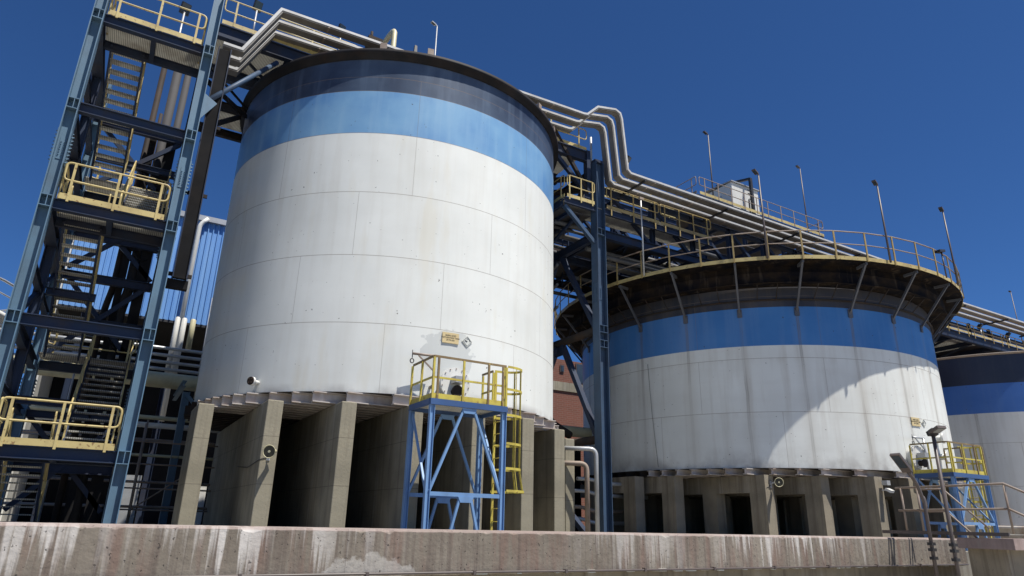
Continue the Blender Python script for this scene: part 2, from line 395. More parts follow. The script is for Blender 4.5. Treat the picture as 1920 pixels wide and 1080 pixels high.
# ================================================================ TALL TANK (left)
T1 = V((7.9187, 22.6539, 0)); R1 = 6.0; ZB1 = 3.14
T2 = V((26.784, 22.6414, 0)); R2 = 8.173; ZB2 = 2.08
T3 = V((49.0, 22.65, 0)); R3 = 9.6
NAVY = (0.030, 0.045, 0.085)
t1 = thing('storage_tank', 'tall white steel tank with faded light blue and navy bands on concrete piers', 'storage tank', (T1.x, T1.y, ZB1), 'large white and blue storage tanks')
pat = lambda a, z, r: (R1*math.cos(math.radians(a)), R1*math.sin(math.radians(a)), z-ZB1)
bl = [(*pat(-93, 4.35, 0), 0.75, (0.50, 0.52, 0.50))]
W1 = tank_mat('tall_tank_white_paint', (0.66, 0.675, 0.635), (0.75, 0.765, 0.72), (0.42, 0.37, 0.28), [7.91-1.995*i for i in range(0, 4)]+[0.0], 9, dirtamt=0.18, blot=bl, base_dirt=0.25, rough=0.62)
B1 = tank_mat('tall_tank_faded_blue_paint', (0.09, 0.23, 0.47), (0.20, 0.38, 0.57), (0.30, 0.46, 0.60), [9.42, 7.91], 9, dirtamt=0.5)
N1 = tank_mat('tall_tank_navy_paint', (0.028, 0.038, 0.065), (0.07, 0.10, 0.15), (0.14, 0.19, 0.26), [9.93, 9.42], 9, dirtamt=0.45)
prof = [(R1, ZB1), (R1, ZB1+0.02), (R1, 5.05), (R1, 7.054), (R1, 9.05), (R1, 11.05), (R1, 12.555), (R1, 13.92)]
MB().lathe(prof, T1, 144, mats=[0, 0, 0, 0, 0, 1, 2]).build('shell', [W1, B1, N1], t1)
MB().lathe([(R1+0.003, 13.72), (R1+0.06, 13.74), (R1+0.10, 13.86), (R1+0.19, 13.88), (R1+0.19, 14.02), (R1-0.5, 14.10), (0.05, 14.75)], T1, 144).build('rim', RIMB, t1)
MB().lathe([(0.05, ZB1-0.012), (R1+0.07, ZB1-0.012), (R1+0.07, ZB1), (R1+0.003, ZB1+0.012)], T1, 144).build('base_plate', DARKRUST, t1)
# manhole with bolts, branch flange and cover
def radial(Tc, R, ang, z):
    a = math.radians(ang); d = V((math.cos(a), math.sin(a), 0)); return V((Tc.x, Tc.y, 0))+d*R+V((0, 0, z)), d, V((-d.y, d.x, 0))
def manhole(parent, Tc, R, ang, z, rr, mat):
    p, d, tn = radial(Tc, R, ang, z)
    mh = MB().cyl(p-d*0.05, p+d*0.16, rr*0.86, 28).cyl(p+d*0.16, p+d*0.20, rr, 28).cyl(p+d*0.202, p+d*0.24, rr, 28).build('manhole', mat, parent)
    bo = MB()
    for k in range(14):
        a = 2*PI*(k+0.5)/14; q = p+tn*(math.cos(a)*rr*0.91)+V((0, 0, math.sin(a)*rr*0.91)); bo.cyl(q+d*0.24, q+d*0.262, 0.016, 6)
    bo.build('bolt_ring', RUSTY, mh)
    b2 = MB(); q = p+V((0, 0, -rr*0.55))+tn*(-rr*0.05)
    b2.cyl(q+d*0.24, q+d*0.42, rr*0.24, 16).cyl(q+d*0.42, q+d*0.46, rr*0.36, 20)
    b2.build('flange', DARKRUST, mh)
    bx = MB(); q = p+V((0, 0, rr*0.12))
    bx.obox(q+d*0.42, d*0.16, tn*(rr*0.34), V((0, 0, rr*0.20))); bx.build('instrument_box', GALV, mh)
    return mh
manhole(t1, T1, R1, -91.4, 3.55, 0.44, WHITEP)
def davit(parent, Tc, R, ang, z0, z1, length, mat):
    p, d, tn = radial(Tc, R, ang, 0); q = p+d*0.30; zt = V((0, 0, 1)); tip = q+zt*z1-tn*length
    o = MB(); o.tube([q+zt*z0, q+zt*z1], 0.04).tube([q+zt*z1+tn*0.06, tip], 0.035).bar(q+zt*(z1-0.42), q+zt*(z1-0.03)-tn*0.45, 0.05, 0.03)
    o.obox(q+zt*(z0+0.1)-d*0.15, d*0.15, tn*0.03, zt*0.03)
    dv = o.build('davit', mat, parent)
    hk = MB(); hk.tube([tip+zt*0.10, tip-zt*0.12], 0.012, 6)
    ring = [tip-zt*0.2+V((math.cos(a)*0.05*tn.x, math.cos(a)*0.05*tn.y, math.sin(a)*0.06)) for a in [2*PI*k/10 for k in range(10)]]
    hk.tube(ring, 0.014, 6, closed=True); hk.build('hook', DARKM, dv)
davit(t1, T1, R1, -97.5, 3.3, 4.22, 0.62, RUSTY)
p, d, tn = radial(T1, R1, -143.5, 3.43)
nz = MB().cyl(p-d*0.05, p+d*0.20, 0.055, 14).cyl(p+d*0.20, p+d*0.27, 0.12, 18).build('nozzle', WHITEP, t1)
b = MB().cyl(p+d*0.27, p+d*0.30, 0.11, 18)
for k in range(4): a = PI/4+k*PI/2; q = p+tn*0.07*math.cos(a)+V((0, 0, 0.07*math.sin(a))); b.cyl(q+d*0.3, q+d*0.33, 0.02, 6)
b.build('blind_flange', DARKRUST, nz)
# roof fittings
def gooseneck(parent, x, y, z0, z1, r, dx, dy, mat):
    p = V((x, y, z0)); pts = [p, p+V((0, 0, z1-z0))]+[p+V((dx*0.5*(1-math.cos(a)), dy*0.5*(1-math.cos(a)), z1-z0+0.32*math.sin(a))) for a in [PI*k/8 for k in range(1, 9)]]
    pts.append(pts[-1]-V((0, 0, 0.8)))
    MB().tube(pts, r, 14).build('vent_pipe', mat, parent)
gooseneck(t1, 7.03, 22.65, 14.5, 19.45, 0.115, -0.05, 2.2, BEIGE)
v_ = MB()
v_.obox((6.5, 23.4, 17.2), (0.12, 0, 0), (0, 0.3, 0), (0, 0, 1.5)).obox((6.35, 23.2, 18.9), (0.3, 0, 0), (0, 0.25, 0), (0, 0, 0.25)).cyl((6.2, 23.1, 19.0), (6.2, 23.1, 19.45), 0.06, 8)
v_.build('valve_stand', DARKRUST, t1)
v_ = MB(); v_.bar((7.75, 22.6, 14.4), (8.1, 22.9, 19.4), 0.10, 0.12).bar((8.2, 22.6, 14.4), (8.12, 22.9, 19.4), 0.08, 0.1).bar((8.35, 23.0, 14.4), (8.4, 23.2, 19.0), 0.06, 0.08).box(8.1, 8.5, 22.9, 23.1, 18.5, 18.58)
v_.build('agitator_frame', DARKM, t1)
v_ = MB()
for a in (-118, -104, -60, -45, -38):
    p, d, tn = radial(T1, R1+0.12, a, 14.02); v_.obox(p+V((0, 0, 0.1)), d*0.04, tn*0.10, V((0, 0, 0.14)))
v_.build('lifting_lug', RUSTY, t1)

# signs glued on the tanks
def text_mesh(body, size, ext=0.002):
    cu = bpy.data.curves.new('lettering', 'FONT'); cu.body = body; cu.size = size; cu.align_x = 'CENTER'; cu.align_y = 'CENTER'; cu.extrude = ext; cu.space_line = 1.1
    ob = bpy.data.objects.new('lettering_tmp', cu); COL.objects.link(ob)
    bpy.context.view_layer.update(); dg = bpy.context.evaluated_depsgraph_get()
    me = bpy.data.meshes.new_from_object(ob.evaluated_get(dg)); COL.objects.unlink(ob); bpy.data.objects.remove(ob); return me
SIGNM = paint('yellow_sign_paint', (0.60, 0.48, 0.25), (0.45, 0.30, 0.14), 0.4, 6, 0.5)
INK = paint('black_lettering', (0.03, 0.025, 0.02), (0.08, 0.06, 0.04), 0.3, 9, 0.6)
PALE = paint('pale_placard', (0.60, 0.615, 0.56), (0.5, 0.5, 0.45), 0.3, 6, 0.5)
def place(me, name, mat, parent, p, d, tn):
    ob = bpy.data.objects.new(name, me); me.materials.clear(); me.materials.append(mat); COL.objects.link(ob); ob.parent = parent
    mt = Matrix.Identity(4)
    for i in range(3): mt[i][0], mt[i][1], mt[i][2], mt[i][3] = tn[i], (0, 0, 1)[i], d[i], (p-BASE[parent.name])[i]
    ob.matrix_local = mt; BASE[ob.name] = p; return ob
def sign(Tc, R, ang, z, w_, h_, lines, label):
    p, d, tn = radial(Tc, R, ang, z); q = p+d*0.018
    sg = thing('name_sign', label, 'sign', q)
    MB().obox(q, tn*(w_/2), V((0, 0, h_/2)), d*0.012).build('plate', SIGNM, sg)
    place(text_mesh(lines, h_*0.20), 'lettering', INK, sg, q+d*0.014+V((0, 0, -0.0)), d, tn)
def placard(Tc, R, ang, z, a_, label):
    p, d, tn = radial(Tc, R, ang, z); q = p+d*0.015; zt = V((0, 0, 1))
    pl = thing('hazard_placard', label, 'sign', q)
    MB().obox(q, (tn+zt)*(a_/2), (tn-zt)*(a_/2), d*0.008).build('plate', PALE, pl)
    o = MB(); e = a_*0.80
    cs = [q+d*0.012+zt*e, q+d*0.012+tn*e, q+d*0.012-zt*e, q+d*0.012-tn*e]
    for i in range(4): o.bar(cs[i], cs[(i+1) % 4], 0.004, 0.007, up=d)
    o.tube([q+d*0.012-tn*0.08+zt*0.02, q+d*0.012+tn*0.0+zt*0.0], 0.014, 6).tube([q+d*0.012-tn*0.02+zt*0.08, q+d*0.012+tn*0.06+zt*0.08, q+d*0.012+tn*0.09-zt*0.0], 0.007, 6)
    o.build('symbol', RISER2, pl)
sign(T1, R1, -92.6, 4.86, 0.50, 0.30, 'BASIN ACID\nMATURATION TANK\n29-TK-001', 'yellow name sign with black lettering on the tall white tank')
placard(T1, R1, -87.6, 4.84, 0.17, 'small pale diamond placard beside the sign on the tall tank')
sign(T2, R2, -93.0, 3.98, 0.50, 0.32, 'BASIN ACID\nMATURATION TANK\n29-TK-002', 'yellow name sign on the low wide tank above its manhole')
placard(T2, R2, -89.3, 3.98, 0.16, 'faint diamond placard beside the sign on the low wide tank')

# base beams: rows of I-beams across the piers
def base_beams(Tc, R, ztop, h, step, label, jit):
    bs = thing('base_frame', label, 'steel frame', (Tc.x, Tc.y, ztop-h), 'steel beam frames under the tanks')
    n = int(2*R/step); rnd = random.Random(3)
    for i in range(n+1):
        y = -R+0.12+(2*R-0.24)*i/n; hw = math.sqrt(max(0.2, (R+0.16)**2-y*y))
        a_, b_ = hw+rnd.uniform(-jit, jit), hw+rnd.uniform(-jit, jit)
        MB().ibeam((Tc.x-a_, Tc.y+y, ztop-h/2), (Tc.x+b_, Tc.y+y, ztop-h/2), 0.20, h, tf=0.028, tw=0.02).build('beam', BEAMW if i < n*0.40 else DARKRUST, bs)
    return bs
base_beams(T1, R1, ZB1-0.016, 0.28, 0.46, 'row of whitewashed steel beams between the tall tank and its piers', 0.10)
base_beams(T2, R2, ZB2-0.016, 0.22, 0.58, 'row of steel beams between the low wide tank and its piers', 0.16)

# concrete fins under the tall tank
finlab = ['concrete fin pier at the far left under the tall tank, background pipes beside it',
          'concrete fin pier carrying a horn loudspeaker under the tall tank',
          'plain concrete fin pier between the loudspeaker pier and the blue access tower',
          'concrete fin pier right behind the left legs of the blue access tower',
          'concrete fin pier seen through the middle of the blue access tower',
          'concrete fin pier just right of the yellow ladder cage',
          'broad concrete fin pier left of the shorter looking last one by the white bent pipe',
          'last concrete fin pier at the right of the tall tank beside the bent pipes']
ZF1 = ZB1-0.30
def worn_fin(x0, x1, y0, y1, z0, z1):
    o = MB(); o.box(x0, x1, y0, y1, z0, z1); return o
for i, (x, yf) in enumerate([(1.78, 19.75), (3.22, 17.95), (4.86, 16.98), (6.52, 16.50), (8.3, 16.35), (9.98, 16.5), (12.02, 17.9), (13.72, 19.75)]):
    o = worn_fin(x, x+0.40, yf, 2*T1.y-yf-(0.4 if i else 4.0), -0.55, ZF1-0.002)
    f = o.build('concrete_pier', CONC, loc=(x+0.2, yf, -0.55)); tag(f, finlab[i], 'pier', 'concrete fin piers under the tall tank')
    bv = f.modifiers.new('bevel', 'BEVEL'); bv.width = 0.025; bv.segments = 2

# portal piers under the low wide tank
ZF2 = ZB2-0.24
plab = ['shaded concrete portal pier beside the dark blue column at the left of the low tank',
        'concrete portal pier with a sunlit sliver, second from the left under the low tank',
        'concrete portal pier carrying a horn loudspeaker under the low tank',
        'plain concrete portal pier between the loudspeaker pier and the floodlight pier',
        'concrete portal pier carrying a small floodlight under the low tank',
        'concrete portal pier nearest the right access platform, behind the gangway rail',
        'concrete portal pier right behind the blue legs of the right access platform',
        'rightmost concrete portal pier under the low tank']
for i, (x, yf) in enumerate([(18.15, 21.3), (18.92, 19.9), (20.55, 17.0), (22.2, 15.9), (23.6, 14.75), (25.2, 14.45), (27.2, 14.5), (29.2, 15.0)]):
    pr = thing('portal_pier', plab[i], 'pier', (x+0.22, yf, -0.55), 'concrete portal piers under the low tank')
    x1 = x+0.46; yb = 2*T2.y-yf; z1 = ZF2-0.002; zl = z1-0.62
    MB().box(x, x1, yf, yb, zl, z1).build('lintel', CONC2, pr)
    y = yf; k = 0
    while y < yb-0.6 and k < 6:
        MB().box(x+0.0, x1-0.0, y+0.003*(k > 0), y+0.72, -0.55, zl-0.001).build('leg', CONC2, pr); y += 2.35; k += 1
# concrete back wall deep under the low tank
tag(MB().box(19.5, 34, 24.6, 24.9, -0.55, ZF2-0.02).build('cross_wall', CONC2, loc=(26, 24.6, -0.55)), 'dim concrete cross wall deep in shadow between the low tank piers', 'wall')
tag(MB().box(3.65, 12.0, 24.2, 24.5, -0.55, ZF1-0.02).build('cross_wall', CONC2, loc=(8, 24.2, -0.55)), 'black looking concrete wall closing the bays under the tall tank', 'wall')

# ================================================================ LOW WIDE TANK
t2 = thing('storage_tank', 'low wide white tank with a deep blue band, grime streaks and a railed walkway', 'storage tank', (T2.x, T2.y, ZB2), 'large white and blue storage tanks')
OFF = math.radians(10)
W2 = tank_mat('low_tank_white_paint', (0.64, 0.65, 0.605), (0.73, 0.745, 0.70), (0.36, 0.31, 0.24), [4.11, 2.05, 0.0], 11, brackets=(24, OFF), dirtamt=0.35, base_dirt=0.8, rough=0.58)
B2 = tank_mat('low_tank_blue_paint', (0.04, 0.15, 0.38), (0.06, 0.195, 0.45), (0.16, 0.26, 0.44), [6.6], 11, brackets=(24, OFF), dirtamt=0.3)
N2 = tank_mat('low_tank_navy_paint', (0.02, 0.025, 0.04), (0.05, 0.05, 0.06), (0.10, 0.08, 0.06), [6.6], 11, dirtamt=0.5, rough=0.6)
MB().lathe([(R2, ZB2), (R2, ZB2+0.02), (R2, 4.13), (R2, 6.69), (R2, 8.24), (R2, 9.75)], T2, 168, mats=[0, 0, 0, 1, 2]).build('shell', [W2, B2, N2], t2)
MB().lathe([(0.05, ZB2-0.012), (R2+0.08, ZB2-0.012), (R2+0.08, ZB2), (R2+0.003, ZB2+0.012)], T2, 168).build('base_plate', DARKRUST, t2)
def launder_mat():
    t = NT('rust_stained_shade_launder'); o = t.sep()  # near-black base paints underside shade; rust stains lie over it
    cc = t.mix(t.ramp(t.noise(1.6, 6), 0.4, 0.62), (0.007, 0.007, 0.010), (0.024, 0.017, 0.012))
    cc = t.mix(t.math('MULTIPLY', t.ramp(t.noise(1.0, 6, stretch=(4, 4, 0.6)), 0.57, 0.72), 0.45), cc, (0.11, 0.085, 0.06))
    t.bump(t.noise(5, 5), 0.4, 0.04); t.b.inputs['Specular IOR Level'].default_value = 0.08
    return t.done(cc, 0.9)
LAUND = launder_mat()
MB().lathe([(R2+0.01, 8.50), (R2+0.10, 8.50), (R2+0.10, 8.54), (R2+0.01, 8.54)], T2, 168).build('stiffener_ring', DARKRUST, t2)
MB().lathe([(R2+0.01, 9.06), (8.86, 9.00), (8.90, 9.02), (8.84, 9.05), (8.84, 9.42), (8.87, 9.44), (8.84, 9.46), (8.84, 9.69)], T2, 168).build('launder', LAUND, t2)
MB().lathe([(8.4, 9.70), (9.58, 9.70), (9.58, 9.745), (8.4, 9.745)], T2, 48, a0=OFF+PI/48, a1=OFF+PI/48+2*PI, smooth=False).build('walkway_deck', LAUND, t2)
MB().lathe([(R2-0.3, 9.75), (R2-0.3, 9.9), (4, 10.3), (0.1, 10.7)], T2, 96).build('roof', DARKRUST, t2)
BRK = paint('grimy_grey_bracket_paint', (0.075, 0.08, 0.095), (0.05, 0.04, 0.035), 0.5, 2.0, 0.6)
for k in range(24):
    a = OFF+2*PI*k/24; d = V((math.cos(a), math.sin(a), 0)); p = V((T2.x, T2.y, 0))
    if math.cos(a-math.radians(-120)) < -0.35: continue
    tn = V((-d.y, d.x, 0))
    o = MB(); o.ibeam(p+d*(R2+0.01)+V((0, 0, 8.05)), p+d*9.46+V((0, 0, 9.66)), 0.075, 0.08, up=tn.cross(d), tf=0.010, tw=0.01)
    o.obox(p+d*(R2+0.03)+V((0, 0, 8.02)), d*0.02, tn*0.09, V((0, 0, 0.16)))
    o.bar(p+d*8.95+V((0, 0, 9.64)), p+d*9.52+V((0, 0, 9.64)), 0.08, 0.10)
    o.build('bracket', BRK, t2)
    for off in (0.33, 0.66):
        a2 = a+2*PI/24*off; d2 = V((math.cos(a2), math.sin(a2), 0)); t_2 = V((-d2.y, d2.x, 0))
        MB().bar(p+d2*(R2+0.05)+V((0, 0, 8.54)), p+d2*8.78+V((0, 0, 9.0)), 0.03, 0.03).build('gusset', DARKRUST, t2)
RW = 9.60
ring = lambda r, z, n=48: [V((T2.x+r*math.cos(OFF+PI/24*0+2*PI*k/n), T2.y+r*math.sin(OFF+2*PI*k/n), z)) for k in range(n)]
rl = MB().tube(ring(RW+0.01, 10.86), 0.026, 8, closed=True).tube(ring(RW+0.01, 10.34), 0.022, 8, closed=True).build('railing', RUSTY, t2)
o = MB(); rg = ring(RW, 9.775)
for k in range(48): o.bar(rg[k], rg[(k+1) % 48], 0.014, 0.15)
o.build('toe_board', YELLOW, t2)
RAILMIX = paint('yellow_rail_post_paint', (0.34, 0.25, 0.09), (0.15, 0.09, 0.045), 0.6, 3, 0.5)
for k in range(48):
    a = OFF+2*PI*k/48; d = V((math.cos(a), math.sin(a), 0)); p = V((T2.x, T2.y, 0))+d*(RW+0.02)
    MB().obox(p+V((0, 0, 10.27)), d*0.018, V((-d.y, d.x, 0))*0.03, V((0, 0, 0.60))).build('post', RAILMIX, rl)
manhole(t2, T2, R2, -96.4, 2.62, 0.42, WHITEP)
davit(t2, T2, R2, -94.2, 2.2, 3.32, 0.62, GALV)
p, d, tn = radial(T2, R2, -80, 3.45)
for zz in (3.45, 2.75):
    p, d, tn = radial(T2, R2, -83.5, zz); MB().cyl(p-d*0.1, p+d*0.22, 0.11, 14).cyl(p+d*0.22, p+d*0.30, 0.20, 20).build('nozzle', WHITEP, t2)
CA0, CA1 = -168.0, -166.0
# sampling cable down the shell
p0, d, tn = radial(T2, R2+0.02, CA0, 6.4); p1, _, _ = radial(T2, R2+0.02, CA1, 2.2)
MB().tube([p0, (p0+p1)/2+d*0.05, p1], 0.007, 6).build('cable', DARKM, t2)

# ================================================================ FAR RIGHT TANK
t3 = thing('storage_tank', 'shaded far right tank with navy and blue bands above grey, partly cut off', 'storage tank', (T3.x, T3.y, -0.55), 'large white and blue storage tanks')
W3 = tank_mat('far_tank_white_paint', (0.55, 0.55, 0.53), (0.62, 0.62, 0.6), (0.34, 0.30, 0.25), [5.11, 2.9], 9, dirtamt=0.35, brackets=(20, 0.1))
B3 = tank_mat('far_tank_blue_paint', (0.04, 0.12, 0.36), (0.06, 0.15, 0.42), (0.12, 0.2, 0.36), [6.0], 9, dirtamt=0.3)
N3 = tank_mat('far_tank_navy_paint', (0.02, 0.025, 0.045), (0.03, 0.035, 0.06), (0.06, 0.06, 0.07), [7.6], 9, dirtamt=0.3)
MB().lathe([(R3, 0.42), (R3, 4.55), (R3, 6.15), (R3, 7.72), (R3, 9.36)], T3, 144, mats=[0, 0, 1, 2]).build('shell', [W3, B3, N3], t3)
MB().lathe([(R3+0.003, 9.28), (R3+0.14, 9.33), (R3+0.14, 9.38), (R3-1, 9.5), (0.1, 10.2)], T3, 144).build('rim', RUSTY, t3)
MB().lathe([(0.1, -0.55), (R3+0.35, -0.55), (R3+0.35, 0.24), (R3+0.5, 0.25), (R3+0.5, 0.40), (0.1, 0.41)], T3, 96).build('base_ring', BEAMW, t3)

# ================================================================ ACCESS PLATFORMS
RUSTYY = paint('worn_rusty_yellow_paint', (0.20, 0.14, 0.06), (0.10, 0.055, 0.03), 0.6, 4, 0.6, chips=(0.42, 0.34, 0.10))
def access(x0, x1, y0, y1, zd, label, label_l):
    t = thing('access_platform', label, 'platform', ((x0+x1)/2, (y0+y1)/2, -0.55), 'blue access platforms with yellow rails')
    z0 = -0.55; L = 0.10
    for (x, y) in ((x0+L/2, y0+L/2), (x1-L/2, y0+L/2), (x0+L/2, y1-L/2), (x1-L/2, y1-L/2)):
        o = MB(); o.ibeam((x, y, z0), (x, y, zd-0.13), 0.11, 0.12, up=(1, 0, 0), tf=0.012, tw=0.01)
        o.box(x-0.1, x+0.1, y-0.1, y+0.1, z0, z0+0.02); o.build('leg', BLUEP, t)
    o = MB(); z = zd-0.06
    o.bar((x0-0.02, y0, z), (x1+0.02, y0, z), 0.06, 0.14).bar((x0-0.02, y1, z), (x1+0.02, y1, z), 0.06, 0.14)
    o.bar((x0, y0+0.03, z), (x0, y1-0.03, z), 0.06, 0.14).bar((x1, y0+0.03, z), (x1, y1-0.03, z), 0.06, 0.14); o.build('deck_frame', BLUED, t)
    MB().box(x0+0.03, x1-0.03, y0+0.03, y1-0.03, zd-0.035, zd-0.01).build('deck', GRATE, t)
    xm = (x0+x1)/2; zm = z0+(zd-z0)*0.345
    for y in (y0+0.05, y1-0.05):
        for sx, xe in ((-1, x0+0.1), (1, x1-0.1)):
            MB().bar((xm+sx*0.14, y, zd-0.16), (xe, y, zm+0.06), 0.055, 0.07, up=(0, 1, 0)).build('brace', BLUEP, t)
            MB().bar((xm+sx*0.14, y, zm-0.06), (xm+sx*0.42, y, z0+0.02), 0.055, 0.07, up=(0, 1, 0)).build('brace', BLUEP, t)
        MB().bar((x0+0.09, y, zm), (x1-0.09, y, zm), 0.07, 0.09).build('tie_beam', BLUEP, t)
        MB().plate([(xm-0.2, y-0.03, zm-0.04), (xm+0.2, y-0.03, zm-0.04), (xm+0.14, y-0.03, zm-0.17), (xm-0.14, y-0.03, zm-0.17)], 0.02, (0, -1, 0)).build('gusset', BLUEP, t)
        MB().plate([(xm-0.2, y-0.03, zd-0.14), (xm+0.2, y-0.03, zd-0.14), (xm+0.14, y-0.03, zd-0.26), (xm-0.14, y-0.03, zd-0.26)], 0.02, (0, -1, 0)).build('gusset', BLUEP, t)
    for x in (x0+0.05, x1-0.05):
        MB().bar((x, y0+0.1, zm), (x, y1-0.1, zd-0.2), 0.05, 0.05).build('brace', BLUEP, t)
    # railing: angle-iron posts, flat rails
    hz = zd+1.03
    o = MB(); e = 0.02
    for z, hh in ((zd+0.52, 0.045), (hz, 0.05)):
        if z == hz: o = MB()
        o.bar((x0+e, y0+e, z), (x1-e, y0+e, z), 0.035, hh).bar((x0+e, y0+e+0.03, z), (x0+e, y1-e, z), 0.035, hh)
        o.bar((x1-e, y1-0.62, z), (x1-e, y1-e, z), 0.035, hh)
        if z != hz: rl = o.build('railing', YELLOWB, t)
        else: o.build('top_rail', RUSTYY, rl)
    for (x, y) in ((x0+e, y0+e-0.02), (x0+0.14, y0+e-0.02), (x0+(x1-x0)*0.40, y0-0.002), (x0+(x1-x0)*0.74, y0-0.002), (x1-0.12, y0-0.002), (x1-e, y0-0.002), (x0-0.002, y1-e), (x0-0.002, (y0+y1)/2), (x1+0.004, y1-e), (x1+0.004, y1-0.6)):
        MB().box(x-0.025, x+0.025, y-0.02, y+0.02, zd-0.1, hz-0.03).build('post', RUSTYY if (x > x0+0.1 and int(x*10) % 2) else YELLOWB, rl)
    o = MB(); o.bar((x0+0.01, y0+0.012, zd+0.07), (x1-0.01, y0+0.012, zd+0.07), 0.012, 0.14).bar((x0+0.012, y0+0.02, zd+0.07), (x0+0.012, y1, zd+0.07), 0.012, 0.14); o.build('toe_board', YELLOWB, t)
    # ladder with safety cage on the right side
    xl = x1+0.10; yc = y0+0.55
    lad = MB()
    for sy in (-0.22, 0.22): lad.bar((xl, yc+sy, z0), (xl, yc+sy, hz+0.05), 0.02, 0.065, up=(1, 0, 0))
    ld = lad.build('ladder', YELLOWB, t)
    k = z0+0.25
    while k < zd: MB().cyl((xl, yc-0.21, k), (xl, yc+0.21, k), 0.012, 6).build('rung', YELLOWB, ld); k += 0.3
    cg = MB(); zs = [hz+0.05, zd+0.5, zd+0.0-0.15, zd-0.85, zd-1.45, zd-1.98]
    def hoop(z, r, kx=1.0): return [V((xl+0.04+r*kx*1.75*math.sin(a), yc-r*math.cos(a), z)) for a in [PI*k/12 for k in range(13)]]
    for i, z in enumerate(zs):
        r_ = 0.34 if i < 5 else 0.40; h = hoop(z, r_)
        for j in range(12): cg.bar(h[j], h[j+1], 0.010, 0.06)
    for j in (2, 4, 6, 8, 10):
        P = [hoop(z, 0.33 if i < 5 else 0.39)[j] for i, z in enumerate(zs)]
        for i in range(5): cg.bar(P[i], P[i+1], 0.05, 0.010, up=(P[i]-V((xl, yc, P[i].z))).normalized())
    cg.build('safety_cage', YELLOWB, ld)
    return t
access(6.22, 8.25, 14.42, 15.75, 2.69, 'blue steel access platform with yellow rails and caged ladder at the tall tank manhole', '')
access(24.72, 26.95, 12.62, 13.95, 1.93, 'blue access platform with yellow rails at the low tank manhole, behind the gangway rail', '')

# ================================================================ STAIR TOWER
t = thing('stair_tower', 'blue grey steel stair tower with yellow railed landings left of the tall tank', 'stair tower', (-1.1, 21, -0.55))
YF, YB = 18.14, 23.8; XA, XB = -2.46, 0.26
def column(parent, x, y, z0, z1, w_=0.27, d_=0.27, mat=STEEL, nodes=(), splices=(), name='column', flip=False):
    o = MB(); o.ibeam((x, y, z0), (x, y, z1), d_, w_, up=(1, 0, 0), tf=0.022, tw=0.018)
    for z in nodes:
        for dz in (-0.14, 0.14): o.obox((x, y, z+dz), (w_/2-0.022, 0, 0), (0, d_/2-0.001, 0), (0, 0, 0.01))
        o.obox((x+0.015, y-d_*0.38, z), (0.008, 0, 0), (0, d_*0.11, 0), (0, 0, 0.13))
    cl = o.build(name, mat, parent)
    if splices:
        for z in splices:
            b_ = MB()
            b_.obox((x, y-0.018, z), (w_*0.25, 0, 0), (0, 0.006, 0), (0, 0, 0.30))
            for i in range(6):
                for j in (-1, 1): b_.cyl((x+j*0.035, y-0.024, z-0.18+i*0.07), (x+j*0.035, y-0.05, z-0.18+i*0.07), 0.014, 6)
            for sx in (-1, 1):
                b_.obox((x+sx*(w_/2+0.006), y, z), (0.006, 0, 0), (0, d_/2-0.01, 0), (0, 0, 0.45))
                for i in range(9):
                    for yy in (-0.09, 0.09): b_.cyl((x+sx*(w_/2+0.012), y+yy, z-0.40+i*0.10), (x+sx*(w_/2+0.055), y+yy, z-0.40+i*0.10), 0.016, 6)
            b_.build('splice_plate', mat, cl)
    return cl
LV = [1.19, 4.09, 6.97, 9.67, 12.45]
for (x, y) in ((XA, YF), (XB, YF), (XA, YB), (XB, YB)):
    column(t, x, y, -0.55, 14.6 if y == YF else 13.9, w_=0.27, d_=0.40, nodes=LV if y == YF else (), splices=(8.45,) if y == YF else (8.45, 3.2))
# intermediate pair of columns, seen through the left side
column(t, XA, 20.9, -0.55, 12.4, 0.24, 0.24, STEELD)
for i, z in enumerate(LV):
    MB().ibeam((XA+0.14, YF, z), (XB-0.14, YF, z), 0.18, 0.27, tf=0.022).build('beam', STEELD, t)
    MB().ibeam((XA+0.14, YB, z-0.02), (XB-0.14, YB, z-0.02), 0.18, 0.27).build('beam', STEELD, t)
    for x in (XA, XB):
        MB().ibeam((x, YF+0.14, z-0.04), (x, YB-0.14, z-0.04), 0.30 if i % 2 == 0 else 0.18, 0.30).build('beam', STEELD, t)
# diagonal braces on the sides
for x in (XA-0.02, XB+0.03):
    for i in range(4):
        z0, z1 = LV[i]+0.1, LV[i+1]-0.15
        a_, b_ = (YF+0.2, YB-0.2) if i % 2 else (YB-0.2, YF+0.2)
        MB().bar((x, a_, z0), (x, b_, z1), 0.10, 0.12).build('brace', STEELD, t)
XM = -1.12
for z in (1.33, 7.11, 12.59):                               # front landings
    MB().box(XA+0.15, XB-0.15, YF+0.10, YF+1.15, z-0.02, z+0.012).build('landing', GRATE, t)
    MB().ibeam((XA+0.15, YF+1.15, z-0.16), (XB-0.15, YF+1.15, z-0.16), 0.12, 0.24).build('beam', STEELD, t)
    MB().ibeam((XM, YF+0.1, z-0.16), (XM, YF+1.1, z-0.16), 0.12, 0.22).build('beam', STEELD, t)
    railing(t, (XA+0.22, YF-0.10, z), (XB-0.22, YF-0.10, z), 3, 0.98, YELLOW, 0.15, 0.026, out=(0, -1, 0), drop=0.05)
    railing(t, (XA+0.20, YF-0.02, z), (XA+0.20, YF+0.85, z), 2, 0.98, YELLOW, 0.15, 0.026, out=(-1, 0, 0), drop=0.05)
    railing(t, (XB-0.20, YF-0.02, z), (XB-0.20, YF+0.85, z), 2, 0.98, YELLOW, 0.15, 0.026, out=(1, 0, 0), drop=0.05)
